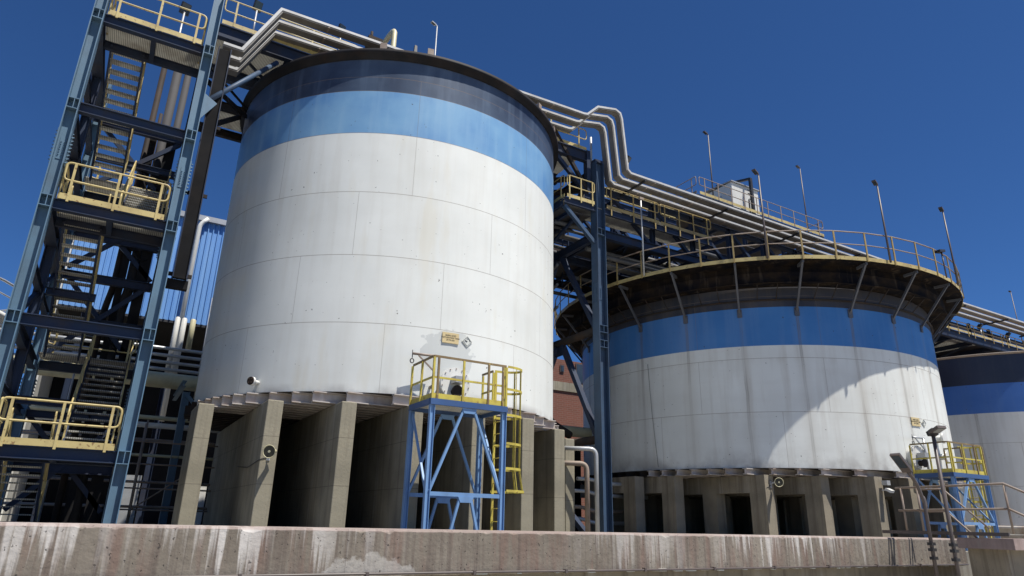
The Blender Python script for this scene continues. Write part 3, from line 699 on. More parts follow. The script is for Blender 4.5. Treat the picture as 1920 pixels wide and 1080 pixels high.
for z in (4.23, 9.81):                                      # back landings
    MB().box(XA+0.15, XB-0.15, YB-1.15, YB-0.15, z-0.02, z+0.012).build('landing', GRATE, t)
    railing(t, (XA+0.2, YB, z), (XB-0.2, YB, z), 3, 0.98, YELLOW, 0.15)
railing(t, (XA+0.2, YF+1.2, 12.6), (XM+0.1, YF+1.2, 12.6), 2, 0.98, YELLOW, 0.15, out=(0, 1, 0))
def flight(x0, x1, ya, za, yb, zb, nt, start=0):
    fl = MB(); zt = V((0, 0, 1))
    for x in (x0, x1): fl.bar((x, ya, za-0.05), (x, yb, zb-0.05), 0.04, 0.26)
    fo = fl.build('stair_flight', STEELD, t)
    y_, z_ = V((0, 0, 0)), 0
    hr = MB()
    for x in (x0-0.02, x1+0.02):
        a_, b_ = V((x, ya, za)), V((x, yb, zb))
        if start: a_ = a_.lerp(b_, start/nt)
        lp = fillet([a_+zt*0.75, a_+zt*0.95, b_+zt*0.95, b_+zt*0.48, a_+zt*0.48, a_+zt*0.75], 0.12)[:-1]
        hr.tube(lp, 0.022, 6, closed=True)
        for k in range(4): p_ = a_.lerp(b_, 0.08+k*0.28); hr.bar(p_, p_+zt*0.94, 0.04, 0.04)
    hr.build('handrail', YELLOW, fo)
    for k in range(start, nt):
        t_ = (k+0.5)/nt; y = ya+(yb-ya)*t_; z = za+(zb-za)*(k+1)/(nt+1)
        MB().box(x0+0.022, x1-0.022, y-0.125, y+0.125, z-0.03, z).build('tread', GRATE, fo)
LX = (XA+0.32, XM-0.20); RX = (XM+0.08, XB-0.32)
flight(*LX, YB-1.15, -1.5, YF+1.15, 1.33, 15, 6)
flight(*RX, YF+1.15, 1.33, YB-1.15, 4.23, 15)
flight(*LX, YB-1.15, 4.23, YF+1.15, 7.11, 15)
flight(*RX, YF+1.15, 7.11, YB-1.15, 9.81, 14)
flight(*LX, YB-1.15, 9.81, YF+1.15, 12.59, 14)
# floodlights on the tower top
def floodlight(p, h, label, face=(0.3, -1, -0.4), s_=0.22, group='floodlights on short posts'):
    p = V(p); t_ = thing('floodlight', label, 'floodlight', p, group); zt = V((0, 0, 1)); f = V(face).normalized(); sd = f.cross(zt).normalized(); u_ = sd.cross(f)
    MB().cyl(p, p+zt*h, 0.028, 8).build('pole', GALV, t_)
    q = p+zt*(h+s_*0.75)
    hd = MB().obox(q, sd*s_*0.62, u_*s_*0.8, f*0.05).obox(q-f*0.09, sd*s_*0.4, u_*s_*0.5, f*0.04).bar(p+zt*h, q-f*0.05, 0.05, 0.05).build('housing', DARKM, t_)
    MB().obox(q+f*0.055, sd*s_*0.52, u_*s_*0.68, f*0.006).build('lens', GLASS, hd)
    return t_
q = atv(337, 62, 19.6); floodlight((q.x, 19.6, 12.6), max(0.5, q.z-12.6+0.75), 'floodlight rising behind the top landing rail of the stair tower')
RISER = paint('dark_grey_riser_pipe', (0.035, 0.034, 0.036), (0.02, 0.017, 0.015), 0.5, 1.5, 0.8, streak=0.3)  # very dark grey with darker streaks
# pipes running up the back of the tower
for i, (x, r_, z0, z1) in enumerate([(-0.95, 0.10, 0, 12.3), (-0.50, 0.15, 0, 11.9), (-0.15, 0.12, 0, 12.2), (0.28, 0.08, 0, 12.0), (-0.72, 0.06, 2, 9.0)]):
    lab = ['slim dark riser pipe nearest the stairs behind the stair tower', 'thickest grey riser pipe behind the stair tower', 'medium grey riser pipe right of the thickest one behind the stair tower',
           'thin dark riser pipe by the right rear column of the stair tower', 'thin conduit between the riser pipes behind the stair tower'][i]
    pts = [(x-0.1, 24.35, z0-0.5), (x-0.1, 24.35, 6.2), (x, 24.35, 6.9), (x, 24.35, z1+4.6)]
    tag(MB().tube(fillet(pts, 0.35), r_, 12).build('riser_pipe', DARKRUST if i in (0, 3, 4) else RISER, loc=(x, 24.35, -0.5)), lab, 'pipe', 'riser pipes behind the stair tower')
for x, y in ((XB+0.02, YB-0.2), (XM+0.35, 24.0)): MB().box(x-0.10, x+0.10, y, y+0.06, -0.5, 12.4).build('cable_ladder', BLACKM, t)
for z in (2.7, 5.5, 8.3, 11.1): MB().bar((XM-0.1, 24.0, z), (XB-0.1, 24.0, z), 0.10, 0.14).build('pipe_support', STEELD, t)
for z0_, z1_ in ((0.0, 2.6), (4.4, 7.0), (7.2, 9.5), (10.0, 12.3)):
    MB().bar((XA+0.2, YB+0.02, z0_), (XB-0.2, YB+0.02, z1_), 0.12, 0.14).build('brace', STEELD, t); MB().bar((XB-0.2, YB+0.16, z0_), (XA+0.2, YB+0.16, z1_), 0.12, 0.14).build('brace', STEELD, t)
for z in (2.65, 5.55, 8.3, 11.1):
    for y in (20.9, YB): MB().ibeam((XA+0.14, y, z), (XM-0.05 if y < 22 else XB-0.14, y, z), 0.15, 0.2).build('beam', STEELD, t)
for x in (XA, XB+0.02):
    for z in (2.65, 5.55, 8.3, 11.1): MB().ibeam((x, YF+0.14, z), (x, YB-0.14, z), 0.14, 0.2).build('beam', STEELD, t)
MB().box(XB-0.62, XB-0.30, 23.9, 23.96, -0.4, 12.3).build('cable_ladder', BLACKM, t)
for z, dy in ((10.3, 0.0), (8.1, 0.1), (4.9, 0.05), (2.4, 0.0)):
    MB().tube(fillet([(XM+0.2, 23.9+dy, z+0.8), (XM+0.45, 23.7+dy, z), (XM+0.9, 23.8+dy, z-0.35), (XB-0.2, 23.9+dy, z+0.5)], 0.3), 0.025, 6).build('hose', BLACKM, t)
# covered cable tray right of the tower
tr = thing('cable_tray', 'tall dark cable tray hanging right of the stair tower', 'cable tray', (0.78, 18.75, 5.8))
MB().box(0.54, 0.84, 18.65, 18.80, 5.85, 13.1).build('cover', BLACKM, tr)
o = MB()
for x in (0.525, 0.855): o.box(x-0.013, x+0.013, 18.60, 18.86, 5.85, 13.15)
o.build('side_rail', STEELD, tr)
for z in (6.0, 8.4, 10.6): MB().bar((0.40, 18.9, z), (0.98, 18.9, z), 0.06, 0.10).build('support_arm', DARKRUST, tr)
MB().bar((0.40, 18.88, 5.72), (0.92, 18.88, 5.72), 0.2, 0.24).build('support_arm', BLACKM, tr)
# dark tie truss between the tower and the tall tank
o = thing('tie_truss', 'dark steel tie truss between the stair tower and the tall tank', 'truss', (1, 19.6, 11))
e = radial(T1, R1+0.1, 186, 13.1)[0]; a_ = V((0.4, 19.0, 12.1)); b_ = V((0.45, 19.2, 10.6))
MB().bar(a_, e, 0.10, 0.12).build('chord', BLACKM, o); MB().bar(b_, e-V((0.2, 0.1, 0.15)), 0.12, 0.14).build('chord', BLACKM, o)
MB().bar(a_+V((0, 0, 0.5)), e+V((0, 0, 0.3)), 0.06, 0.06).build('chord', BLACKM, o)

# ================================================================ PIPE BRIDGE over the tall tank
pb = thing('pipe_bridge', 'upper pipe bridge with railed walkway running from the stair tower over the tall tank', 'pipe bridge', (7.8, 21, 14.3))
BZ = 15.15
for y in (20.25, 22.6): MB().ibeam((0.45, y, BZ-0.30), (15.25, y, BZ-0.30), 0.22, 0.48, tf=0.025).build('girder', STEELD, pb)
k = 0.8; i = 0
while k < 15:
    MB().ibeam((k, 20.37, BZ-0.3), (k, 22.48, BZ-0.3), 0.12, 0.2).build('cross_beam', STEELD, pb)
    if i % 2 == 0: MB().bar((k, 20.4, BZ-0.45), (k+1.9, 22.4, BZ-0.45), 0.08, 0.08).build('brace', STEELD, pb)
    k += 1.9; i += 1
MB().box(0.45, 15.25, 20.3, 22.55, BZ-0.06, BZ-0.02).build('deck', GRATE, pb)
for a_, b_ in ((0.5, 5.0), (5.1, 10.0), (10.1, 15.2)):
    railing(pb, (a_, 20.2, BZ), (b_, 20.2, BZ), 4, 1.0, YELLOW, 0.15)
    railing(pb, (a_, 22.6, BZ), (b_, 22.6, BZ), 4, 1.0, YELLOW, 0.15)
MB().tube([(0.42, 18.3, 10.95), (2.35, 20.2, 14.35)], 0.078, 12).build('strut', STEELC, pb)
MB().plate([(0.40, 18.15, 11.15), (0.40, 18.15, 10.35), (0.74, 18.17, 10.95)], 0.03, (0, 1, 0)).build('gusset', STEEL, pb)
MB().box(15.16, 15.34, 20.12, 20.38, 13.2, BZ-0.02).build('end_post', STEELD, pb)
MB().bar((13.4, 20.25, 15.9), (15.2, 20.25, 13.3), 0.14, 0.14).build('strut', DARKRUST, pb); MB().bar((13.6, 20.3, 14.6), (15.2, 20.3, 13.2), 0.16, 0.16).build('strut', STEELD, pb)
MB().bar((13.0, 22.6, 14.6), (15.3, 22.6, 12.0), 0.16, 0.16).build('strut', STEELD, pb)
for z in (14.0, 13.4): MB().ibeam((13.2, 22.4, z), (15.3, 20.5, z), 0.15, 0.2).build('cross_beam', DARKRUST, pb)
# lower service deck of the bridge by the tower
MB().box(0.9, 3.4, 22.9, 24.6, 13.9, 13.94).build('deck', GRATE, pb)
for x in (0.9, 2.1, 3.4): MB().ibeam((x, 22.8, 13.75), (x, 24.7, 13.75), 0.14, 0.22).build('cross_beam', DARKRUST, pb)
MB().ibeam((0.5, 22.8, 13.7), (4.2, 22.8, 13.7), 0.18, 0.3).build('girder', DARKRUST, pb); MB().ibeam((0.5, 24.7, 13.7), (4.2, 24.7, 13.7), 0.18, 0.3).build('girder', DARKRUST, pb)
q = atv(478, 40, 20.6); floodlight((q.x, 20.6, BZ), max(0.6, atv(478, 18, 20.6).z-BZ), 'floodlight on the pipe bridge walkway right of the stair tower')

# ---- three covered cable trays side by side, with a hump and a drop
PV = [19.0, 19.56, 20.12]
LOW, LOW2 = 13.74, 12.70
def ribbon(pts, v, hw, th):
    """rectangular tray along a path in the plane y = v, mitred at the bends"""
    P = [V((p[0], 0, p[1])) for p in pts]; vs = []
    for i in range(len(P)):
        d1 = (P[i]-P[i-1]).normalized() if i else (P[1]-P[0]).normalized()
        d2 = (P[i+1]-P[i]).normalized() if i < len(P)-1 else d1
        n1, n2 = V((-d1.z, 0, d1.x)), V((-d2.z, 0, d2.x)); n_ = (n1+n2).normalized(); n_ = n_/max(0.4, n_.dot(n1))
        for sy, sn in ((-1, -1), (1, -1), (1, 1), (-1, 1)): vs.append(P[i]+n_*(sn*th/2)+V((0, v+sy*hw, 0)))
    fs = []
    for i in range(len(P)-1):
        for k in range(4): fs.append((i*4+k, (i+1)*4+k, (i+1)*4+(k+1) % 4, i*4+(k+1) % 4))
    n_ = len(P)-1; fs += [(0, 1, 2, 3), (n_*4+3, n_*4+2, n_*4+1, n_*4)]
    return MB()._add(vs, fs)
def off_path(pts, o_):
    P = [V((p[0], 0, p[1])) for p in pts]; out = []
    for i in range(len(P)):
        d1 = (P[i]-P[i-1]).normalized() if i else (P[1]-P[0]).normalized(); d2 = (P[i+1]-P[i]).normalized() if i < len(P)-1 else d1
        n1 = V((-d1.z, 0, d1.x)); n_ = (n1+V((-d2.z, 0, d2.x))).normalized(); q = P[i]+n_*(o_/max(0.4, n_.dot(n1))); out.append((q.x, q.z))
    return out
tlab = ['foremost of the three long covered cable trays running over both tanks', 'middle one of the three long covered cable trays running over both tanks', 'rearmost of the three long covered cable trays running over both tanks']
for v, lab, zj in zip(PV, tlab, (0.08, 0.04, 0.0)):
    pts = [(0.62, 13.40), (1.20, 13.40), (2.12, 15.28+zj), (14.1, 15.70+zj), (14.3, 15.74+zj), (14.85, 16.30+zj), (15.75, 16.50+zj), (15.95, 16.42+zj), (16.02, 16.2+zj), (16.24, LOW+0.16), (16.45, LOW), (35.2, LOW), (35.8, LOW2), (58, LOW2)]
    Q = []
    for a_, b_ in zip(pts[:-1], pts[1:]):
        Q.append(a_); n_ = int(math.hypot(b_[0]-a_[0], b_[1]-a_[1])/1.5)
    Q.append(pts[-1])
    tr_ = ribbon(Q, v, 0.150, 0.050).build('covered_cable_tray', TRAYM, loc=(8, v, LOW)); tag(tr_, lab, 'cable tray', 'long covered cable trays')
    ribbon(off_path(pts, 0.068), v, 0.168, 0.085).build('lid', LIDM, tr_)
    k = 0
    for a_, b_ in zip(pts[:-1], pts[1:]):
        L_ = math.hypot(b_[0]-a_[0], b_[1]-a_[1]); n_ = int(L_/2.4)
        for q_ in range(n_):
            if k > 26: break
            f_ = (q_+0.5)/n_; d_ = V(((b_[0]-a_[0])/L_, 0, (b_[1]-a_[1])/L_)); ce = V((a_[0]+(b_[0]-a_[0])*f_, v, a_[1]+(b_[1]-a_[1])*f_))
            MB().obox(ce, d_*0.03, V((0, 0.155, 0)), V((-d_.z, 0, d_.x))*0.030).build('joint_strap', RUSTY, tr_); k += 1

# ================================================================ PIPE RACK between and over the tanks
pr = thing('pipe_rack', 'dark blue pipe rack with truss, walkways and tall column between the two tanks', 'pipe rack', (15.75, 20, -0.55))
XC = 15.66
cC = column(pr, XC, 20.1, -0.55, 14.6, 0.42, 0.44, STEELC, nodes=(11.35, 7.2, 6.6), splices=(8.75,))
column(pr, XC, 26.2, -0.55, 14.4, 0.42, 0.40, STEELD)
MB().box(XC-0.2, XC+0.2, 19.95, 20.25, 14.6, 14.72).build('cap_plate', STEELD, pr)
for z in (7.25, 3.0, 11.3, 14.3):
    if z < 8: MB().tube([(XC, 20.3, z), (XC, 26.0, z)], 0.16, 12).build('strut', DARKRUST, pr)
    else: MB().ibeam((XC, 20.3, z), (XC, 26.0, z), 0.2, 0.36).build('beam', STEELD, pr)
ym = 22.9
for (ya, za, yb, zb) in ((ym+0.2, 7.1, 25.9, 3.1), (ym-0.2, 7.1, 20.4, 3.1), (ym+0.2, 11.1, 25.9, 7.4), (ym-0.2, 11.1, 20.4, 7.4), (25.9, 2.9, 21.0, -0.5)):
    MB().bar((XC, ya, za), (XC, yb, zb), 0.20, 0.20).build('brace', STEELD, pr)
MB().obox((XC, ym, 7.0), (0.03, 0, 0), (0, 0.4, 0), (0, 0, 0.3)).build('gusset', STEELD, pr)
# long beams, truss planes
for y in (20.1, 23.2, 26.2):
    xs = 15.9; MB().ibeam((xs, y, 11.35), (34.5, y, 11.35), 0.22, 0.36, tf=0.025).build('beam', STEELD, pr)
    MB().ibeam((xs, y, 13.75 if y < 24 else 13.7), (60, y, 13.75 if y < 24 else 13.7), 0.2, 0.26).build('chord', STEELD, pr) if y > 21 else None
for y in (20.45, 23.2):
    x = 18.95; k = 0
    while x < 35:
        MB().ibeam((x, y, 11.54), (x, y, 13.7), 0.18, 0.18, up=(1, 0, 0)).build('vertical', STEELD, pr)
        MB().bar((x-2.3, y, 13.55), (x-0.15, y, 11.65), 0.15, 0.15).build('brace', STEELD, pr)
        x += 2.45; k += 1
MB().ibeam((15.9, 20.45, 13.62), (34.5, 20.45, 13.62), 0.18, 0.22).build('chord', STEELD, pr)
# pipe supports
x = 17.2
while x < 58:
    MB().box(x-0.035, x+0.035, 18.8, 20.4, (LOW if x < 35 else LOW2)-0.13, (LOW if x < 35 else LOW2)-0.056).build('pipe_support', DARKM, pr); x += 4.9
# front walkway
MB().ibeam((13.9, 20.0, 12.36), (15.42, 20.0, 12.36), 0.12, 0.26).build('beam', STEELD, pr)
MB().ibeam((15.9, 20.0, 12.36), (22.2, 20.0, 12.36), 0.12, 0.26).build('beam', STEELD, pr)
MB().box(13.9, 22.2, 20.06, 21.3, 12.46, 12.5).build('deck', GRATE, pr)
railing(pr, (13.98, 19.92, 12.5), (15.36, 19.92, 12.5), 3, 1.0, YELLOW, 0.15, drop=0.1)
railing(pr, (13.90, 20.0, 12.5), (13.90, 22.9, 12.5), 4, 1.0, YELLOW, 0.15, out=(-1, 0, 0), drop=0.1)
railing(pr, (16.0, 19.92, 12.52), (18.9, 19.92, 12.52), 3, 1.0, RAILMIX, 0.15, drop=0.3)
railing(pr, (19.0, 19.92, 12.52), (22.1, 19.92, 12.52), 4, 1.0, RAILMIX, 0.15, drop=0.3)
MB().ibeam((13.9, 20.1, 12.3), (13.9, 26, 12.3), 0.16, 0.3).build('beam', STEELD, pr)
MB().ibeam((13.95, 20.1, 12.18), (15.46, 20.1, 10.85), 0.14, 0.16, up=(0, 1, 0)).build('brace', STEELC, pr)
# floors seen from below
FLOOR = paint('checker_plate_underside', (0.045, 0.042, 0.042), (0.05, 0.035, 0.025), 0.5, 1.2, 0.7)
rnd = random.Random(5)
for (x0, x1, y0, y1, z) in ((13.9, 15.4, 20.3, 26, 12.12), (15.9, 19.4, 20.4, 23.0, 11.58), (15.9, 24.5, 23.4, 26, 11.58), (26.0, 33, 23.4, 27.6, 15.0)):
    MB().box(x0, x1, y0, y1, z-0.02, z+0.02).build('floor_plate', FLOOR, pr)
x = 16.3
while x < 33:
    MB().ibeam((x, 20.6, 11.50), (x, 26.1, 11.50), 0.14, 0.22).build('joist', STEELD, pr)
    MB().bar((x, 20.6, 11.42), (x+1.25, 23.0, 11.42), 0.12, 0.10).build('brace', STEELD, pr)
    if x > 19.2: MB().box(x+0.10, x+1.15, 21.7, 22.9, 11.63, 11.66).build('deck', GRATE, pr)
    x += 1.3
# rear high walkway in the sun
MB().box(17.3, 23.2, 23.2, 24.4, 15.05, 15.09).build('deck', GRATE, pr)
MB().ibeam((17.3, 23.2, 14.9), (23.2, 23.2, 14.9), 0.14, 0.28).build('beam', STEELD, pr)
for x in (17.4, 20.3, 23.1): MB().ibeam((x, 23.2, 13.9), (x, 23.2, 14.76), 0.14, 0.14, up=(1, 0, 0)).build('vertical', STEELD, pr)
railing(pr, (17.4, 23.12, 15.1), (23.1, 23.12, 15.1), 5, 1.0, YELLOW, 0.18, drop=0.05)
for x in (17.2, 19.6, 22.0, 24.4, 26.8):
    MB().bar((x, 23.2, 13.6), (x+2.3, 23.2, 11.6), 0.13, 0.13).build('brace', STEELD, pr); MB().bar((x+2.3, 26.2, 13.5), (x, 26.2, 11.6), 0.13, 0.13).build('brace', STEELD, pr)
    MB().ibeam((x, 20.5, 13.55), (x, 26.1, 13.55), 0.12, 0.2).build('cross_beam', STEELD, pr)
for y, z, r_ in ((21.2, 11.95, 0.10), (21.7, 11.98, 0.07), (22.4, 12.0, 0.12), (24.3, 12.05, 0.14), (25.0, 12.0, 0.09)):
    MB().cyl((14.2, y, z), (33, y, z), r_, 10).build('carried_pipe', RISER2, pr)
for y0_, y1_ in ((20.4, 22.9), (25.9, 23.1)): MB().bar((XC-0.9, y0_, 12.0), (XC-0.9, y1_, 11.2), 0.1, 0.1).build('brace', STEELD, pr)
for z in (8.6, 9.6, 10.5): MB().cyl((15.05, 22.2, z), (16.2, 25.8, z+0.15), 0.06, 8).build('carried_pipe', RISER2, pr)
rnd = random.Random(31)
for i in range(16):
    y = rnd.uniform(20.8, 26.0); z = rnd.choice([10.75, 11.05, 11.9, 12.25, 12.9, 13.3]); x0_ = rnd.uniform(13.8, 17.5); x1_ = rnd.uniform(24, 34)
    if rnd.random() < 0.6: MB().cyl((x0_, y, z), (x1_, y, z), rnd.uniform(0.035, 0.11), 8).build('carried_pipe', RISER2, pr)
    else: MB().box(x0_, x1_, y-0.2, y+0.2, z-0.04, z+0.04).build('cable_ladder', rnd.choice([GALV, DARKRUST, RISER2]), pr)
for i in range(14):
    x = 16.4+i*0.95; y = rnd.uniform(20.6, 25.9); MB().bar((x, y, 10.9), (x, y, 13.5), 0.05, 0.05).build('hanger', STEELD, pr)
for x in (14.3, 14.9): MB().ibeam((x, 20.4, 12.02), (x, 26, 12.02), 0.12, 0.18).build('joist', STEELD, pr)
for (x, y, z0_, z1_, r_) in ((14.55, 24.6, 3.6, 12.0, 0.09), (14.85, 25.4, 2.0, 14.0, 0.12), (16.3, 25.0, 7.4, 11.2, 0.07)): MB().cyl((x, y, z0_), (x, y, z1_), r_, 10).build('drop_pipe', RISER2, pr)
for (ya, za, yb, zb) in ((20.4, 14.2, 22.9, 12.6), (25.9, 14.2, 23.2, 12.6)): MB().bar((XC, ya, za), (XC, yb, zb), 0.16, 0.16).build('brace', STEELD, pr)
# bent vertical riser at the loop
MB().tube([(15.75, 20.6, 14.5), (15.75, 20.6, 16.2)], 0.05, 8).build('pipe_stanchion', GALV, pr)
# shed platform
SZ = 17.75
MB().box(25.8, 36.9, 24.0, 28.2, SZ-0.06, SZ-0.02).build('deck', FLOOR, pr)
for y in (24.05, 28.1): MB().ibeam((25.8, y, SZ-0.22), (36.9, y, SZ-0.22), 0.16, 0.3).build('beam', STEELD, pr)
for x in (26.2, 29.6, 33.0, 36.4):
    for y in (24.2, 28.0): MB().ibeam((x, y, 11.5), (x, y, SZ-0.38), 0.18, 0.18, up=(1, 0, 0)).build('vertical', STEELD, pr)
    MB().ibeam((x, 24.2, SZ-0.5), (x, 28.0, SZ-0.5), 0.14, 0.22).build('joist', STEELD, pr)
for a_, b_, n_ in ((25.95, 31.1, 5), (31.2, 36.9, 5)): railing(pr, (a_, 23.95, SZ), (b_, 23.95, SZ), n_, 1.08, RUSTY, 0.18, kickmat=YELLOW)
railing(pr, (25.75, 24.0, SZ), (25.75, 28.2, SZ), 4, 1.08, RUSTY, 0.18, out=(-1, 0, 0))
railing(pr, (36.95, 24.0, SZ), (36.95, 28.2, SZ), 4, 1.08, RUSTY, 0.18, out=(1, 0, 0))
# equipment shed
sh = thing('equipment_shed', 'white sheet metal shed on the high platform behind the pipes', 'shed', (31.3, 26, SZ))
MB().box(30.12, 32.5, 25.2, 27.6, SZ, SZ+2.55).build('wall', WHITEP, sh)
MB().plate([(30.02, 25.1, SZ+2.56), (32.6, 25.1, SZ+2.56), (32.6, 27.7, SZ+2.75), (30.02, 27.7, SZ+2.75)], 0.06, (0, 0, 1)).build('roof', GALV, sh)
o = MB().box(30.115, 30.12, 26.0, 26.8, SZ+0.02, SZ+1.95); o.build('door', GALV, sh)
jb = thing('hoist_post', 'black hoist post with slanting jib in front of the white shed', 'hoist', (31.4, 24.9, SZ))
pj = V((31.35, 24.75, SZ)); tp = pj+V((0, 0, 2.95))
MB().box(pj.x-0.09, pj.x+0.09, pj.y-0.08, pj.y+0.08, SZ, tp.z).build('post', DARKM, jb)
MB().bar(tp+V((0, 0, -0.03)), atv(1343, 350, 27.2), 0.14, 0.14).build('jib', DARKM, jb)
MB().tube(fillet([tp+V((-0.2, 0, -1.5)), tp+V((-0.38, -0.05, -1.6)), tp+V((-0.38, -0.05, -2.5)), tp+V((-0.1, -0.05, -2.8))], 0.2), 0.05, 8).build('hose', DARKM, jb)
o = MB()
for z in (0.9, 1.15): o.bar(tp+V((-0.35, 0, -z)), tp+V((0, 0, -z-0.03)), 0.05, 0.05)
o.build('bracket', DARKM, jb)
# bridge continuing to the far right tank
p2 = thing('pipe_bridge', 'dark railed pipe bridge crossing to the far right tank', 'pipe bridge', (47, 21, 10.6))
Z2 = 11.45
for y in (19.95, 23.6): MB().ibeam((35.5, y, Z2-0.28), (60, y, Z2-0.28), 0.22, 0.5, tf=0.025).build('girder', STEELD, p2)
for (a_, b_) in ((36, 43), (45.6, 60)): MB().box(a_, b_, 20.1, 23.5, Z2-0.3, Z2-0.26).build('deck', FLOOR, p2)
MB().box(43, 45.6, 20.1, 23.5, Z2-0.30, Z2-0.26).build('deck', GRATE, p2)
x = 37.0
while x < 60:
    MB().ibeam((x, 20.07, Z2-0.45), (x, 23.5, Z2-0.45), 0.14, 0.24).build('cross_beam', STEELD, p2)
    MB().bar((x, 20.1, Z2-0.5), (x+2.3, 23.4, Z2-0.5), 0.10, 0.10).build('brace', STEELD, p2)
    for y in (20.4, 23.4): MB().ibeam((x+0.8, y, Z2-0.02), (x+0.8, y, LOW2-0.24), 0.16, 0.16, up=(1, 0, 0)).build('vertical', STEELD, p2)
    x += 2.4
MB().ibeam((36, 23.4, 12.4), (60, 23.4, 12.4), 0.14, 0.3).build('chord', STEELD, p2)
for a_ in range(36, 60, 4):
    railing(p2, (a_, 19.85, Z2), (a_+3.9, 19.85, Z2), 4, 0.62, RAILMIX, 0.13, kickmat=YELLOW, drop=0.2)
    railing(p2, (a_, 23.75, Z2+0.4), (a_+3.9, 23.75, Z2+0.4), 4, 0.75, RAILMIX, 0)
for x, lab in ((46.0, 'floodlight under the pipes of the far right bridge, the smaller left one'), (49.5, 'floodlight under the pipes of the far right bridge, the larger right one')):
    floodlight((x, 20.2, Z2), 0.75, lab, (0.2, -1, -0.9), 0.24)

# ================================================================ LAMP POSTS
def lamp_post(base, top, label, arm=(-0.45, -0.1, 0.05), r=0.035, mat=GALV, group='lamp posts on the walkways'):
    b_, tpp = V(base), V(top); t_ = thing('lamp_post', label, 'lamp post', b_, group); a_ = V(arm); zt = V((0, 0, 1))
    MB().tube([b_, b_.lerp(tpp, 0.35), tpp], [r*1.25, r*1.1, r*0.85], 8).build('pole', mat, t_)
    d = a_.normalized(); sd = d.cross(zt).normalized(); e = tpp+a_*0.35
    hd = MB().tube([tpp-zt*0.05, tpp+zt*0.04, e+zt*0.03], 0.028, 8).obox(e+a_*0.32, a_*0.36, sd*0.075, zt*0.028).obox(e+a_*0.25+zt*0.035, a_*0.2, sd*0.05, zt*0.016).build('lamp_head', BRONZE if mat != GALV else GALV, t_)
    MB().obox(e+a_*0.36-zt*0.031, a_*0.24, sd*0.055, zt*0.004).build('lens', GLASS, hd)
    return t_
def pol(ang, z, r=RW+0.07): a = math.radians(ang); return V((T2.x+r*math.cos(a), T2.y+r*math.sin(a), z))
def on_walk(px, py0, py1):                       # a post on the outer rail of the low tank at picture column px
    d = ray(px, py0); lo = None
    a_, b_, c_ = d.x**2+d.y**2, -2*(d.x*T2.x+d.y*T2.y), T2.x**2+T2.y**2-(RW+0.08)**2
    tt = (-b_-math.sqrt(max(0, b_*b_-4*a_*c_)))/(2*a_); p = d*tt
    h = ray(px, py1); tt2 = math.hypot(p.x, p.y)/math.hypot(h.x, h.y); return V((p.x, p.y, 9.72)), V((p.x, p.y, h.z*tt2))
for (px, py0, py1, lab) in ((1439, 480, 327, 'grey lamp post on the low tank rail in front of the white shed'),
                            (1669, 485, 345, 'tall lamp post on the low tank rail, alone against the sky'),
                            (1797, 535, 393, 'rightmost tall lamp post, at the right end of the low tank rail')):
    b_, tpp = on_walk(px, py0, py1); lamp_post(b_, tpp, lab, arm=(-0.42, -0.12, 0.08), mat=BRONZE)
b_, tpp = on_walk(1207, 500, 372); t_ = thing('rail_post', 'slim pale post topped by a small valve at the left of the low tank rail', 'post', b_)
MB().cyl(b_, tpp, 0.035, 8).build('pole', GALV, t_); MB().box(tpp.x-0.08, tpp.x+0.14, tpp.y-0.05, tpp.y+0.05, tpp.z-0.05, tpp.z+0.06).build('valve', RUSTY, t_)
b_, tpp = on_walk(1776, 525, 472); t_ = thing('floodlight', 'small floodlight on the low tank rail below the rightmost lamp post', 'floodlight', b_, 'floodlights on short posts')
MB().cyl(b_, tpp, 0.03, 8).build('pole', BRONZE, t_); MB().obox(tpp+V((-0.12, 0, 0.03)), (0.2, 0, 0.04), (0, 0.12, 0), (0, 0, 0.05)).build('housing', DARKM, t_)
for (px, py0, py1, lab) in ((1338, 375, 258, 'lamp post on the high platform left of the white shed'), (1515, 428, 323, 'lamp post at the right end of the high shed platform')):
    q0, q1 = atv(px, py0, 24.0), atv(px, py1, 24.0); lamp_post((q0.x, 24.0, SZ-0.1), (q0.x, 24.0, q1.z), lab, mat=BRONZE)
q0, q1 = atv(816, 100, 25.5), atv(820, 50, 25.5); lamp_post((q0.x, 25.5, 14.3), (q0.x, 25.5, q1.z), 'pale lamp post standing on the roof of the tall tank', arm=(-0.35, -0.1, 0.06))
q0, q1 = atv(1178, 322, 21), atv(1178, 306, 21); floodlight((q0.x, 21, 13.8), q1.z-13.8, 'small floodlight above the pipes right of the pipe loop', (0.4, -1, -0.7))
q0, q1 = atv(1917, 640, 24), atv(1917, 556, 24); lamp_post((q0.x, 24, 11.5), (q0.x, 24, q1.z), 'dark lamp post at the right edge above the far right bridge', arm=(-0.45, -0.1, 0.0), mat=BRONZE)
q = atv(1012, 80, 21); q2 = atv(640, 57, 20.4); floodlight((q2.x, 20.4, BZ), q2.z-BZ-0.1, 'small floodlight behind the bridge pipes left of the cream vent pipe', (0.4, -1, -0.3), 0.2)

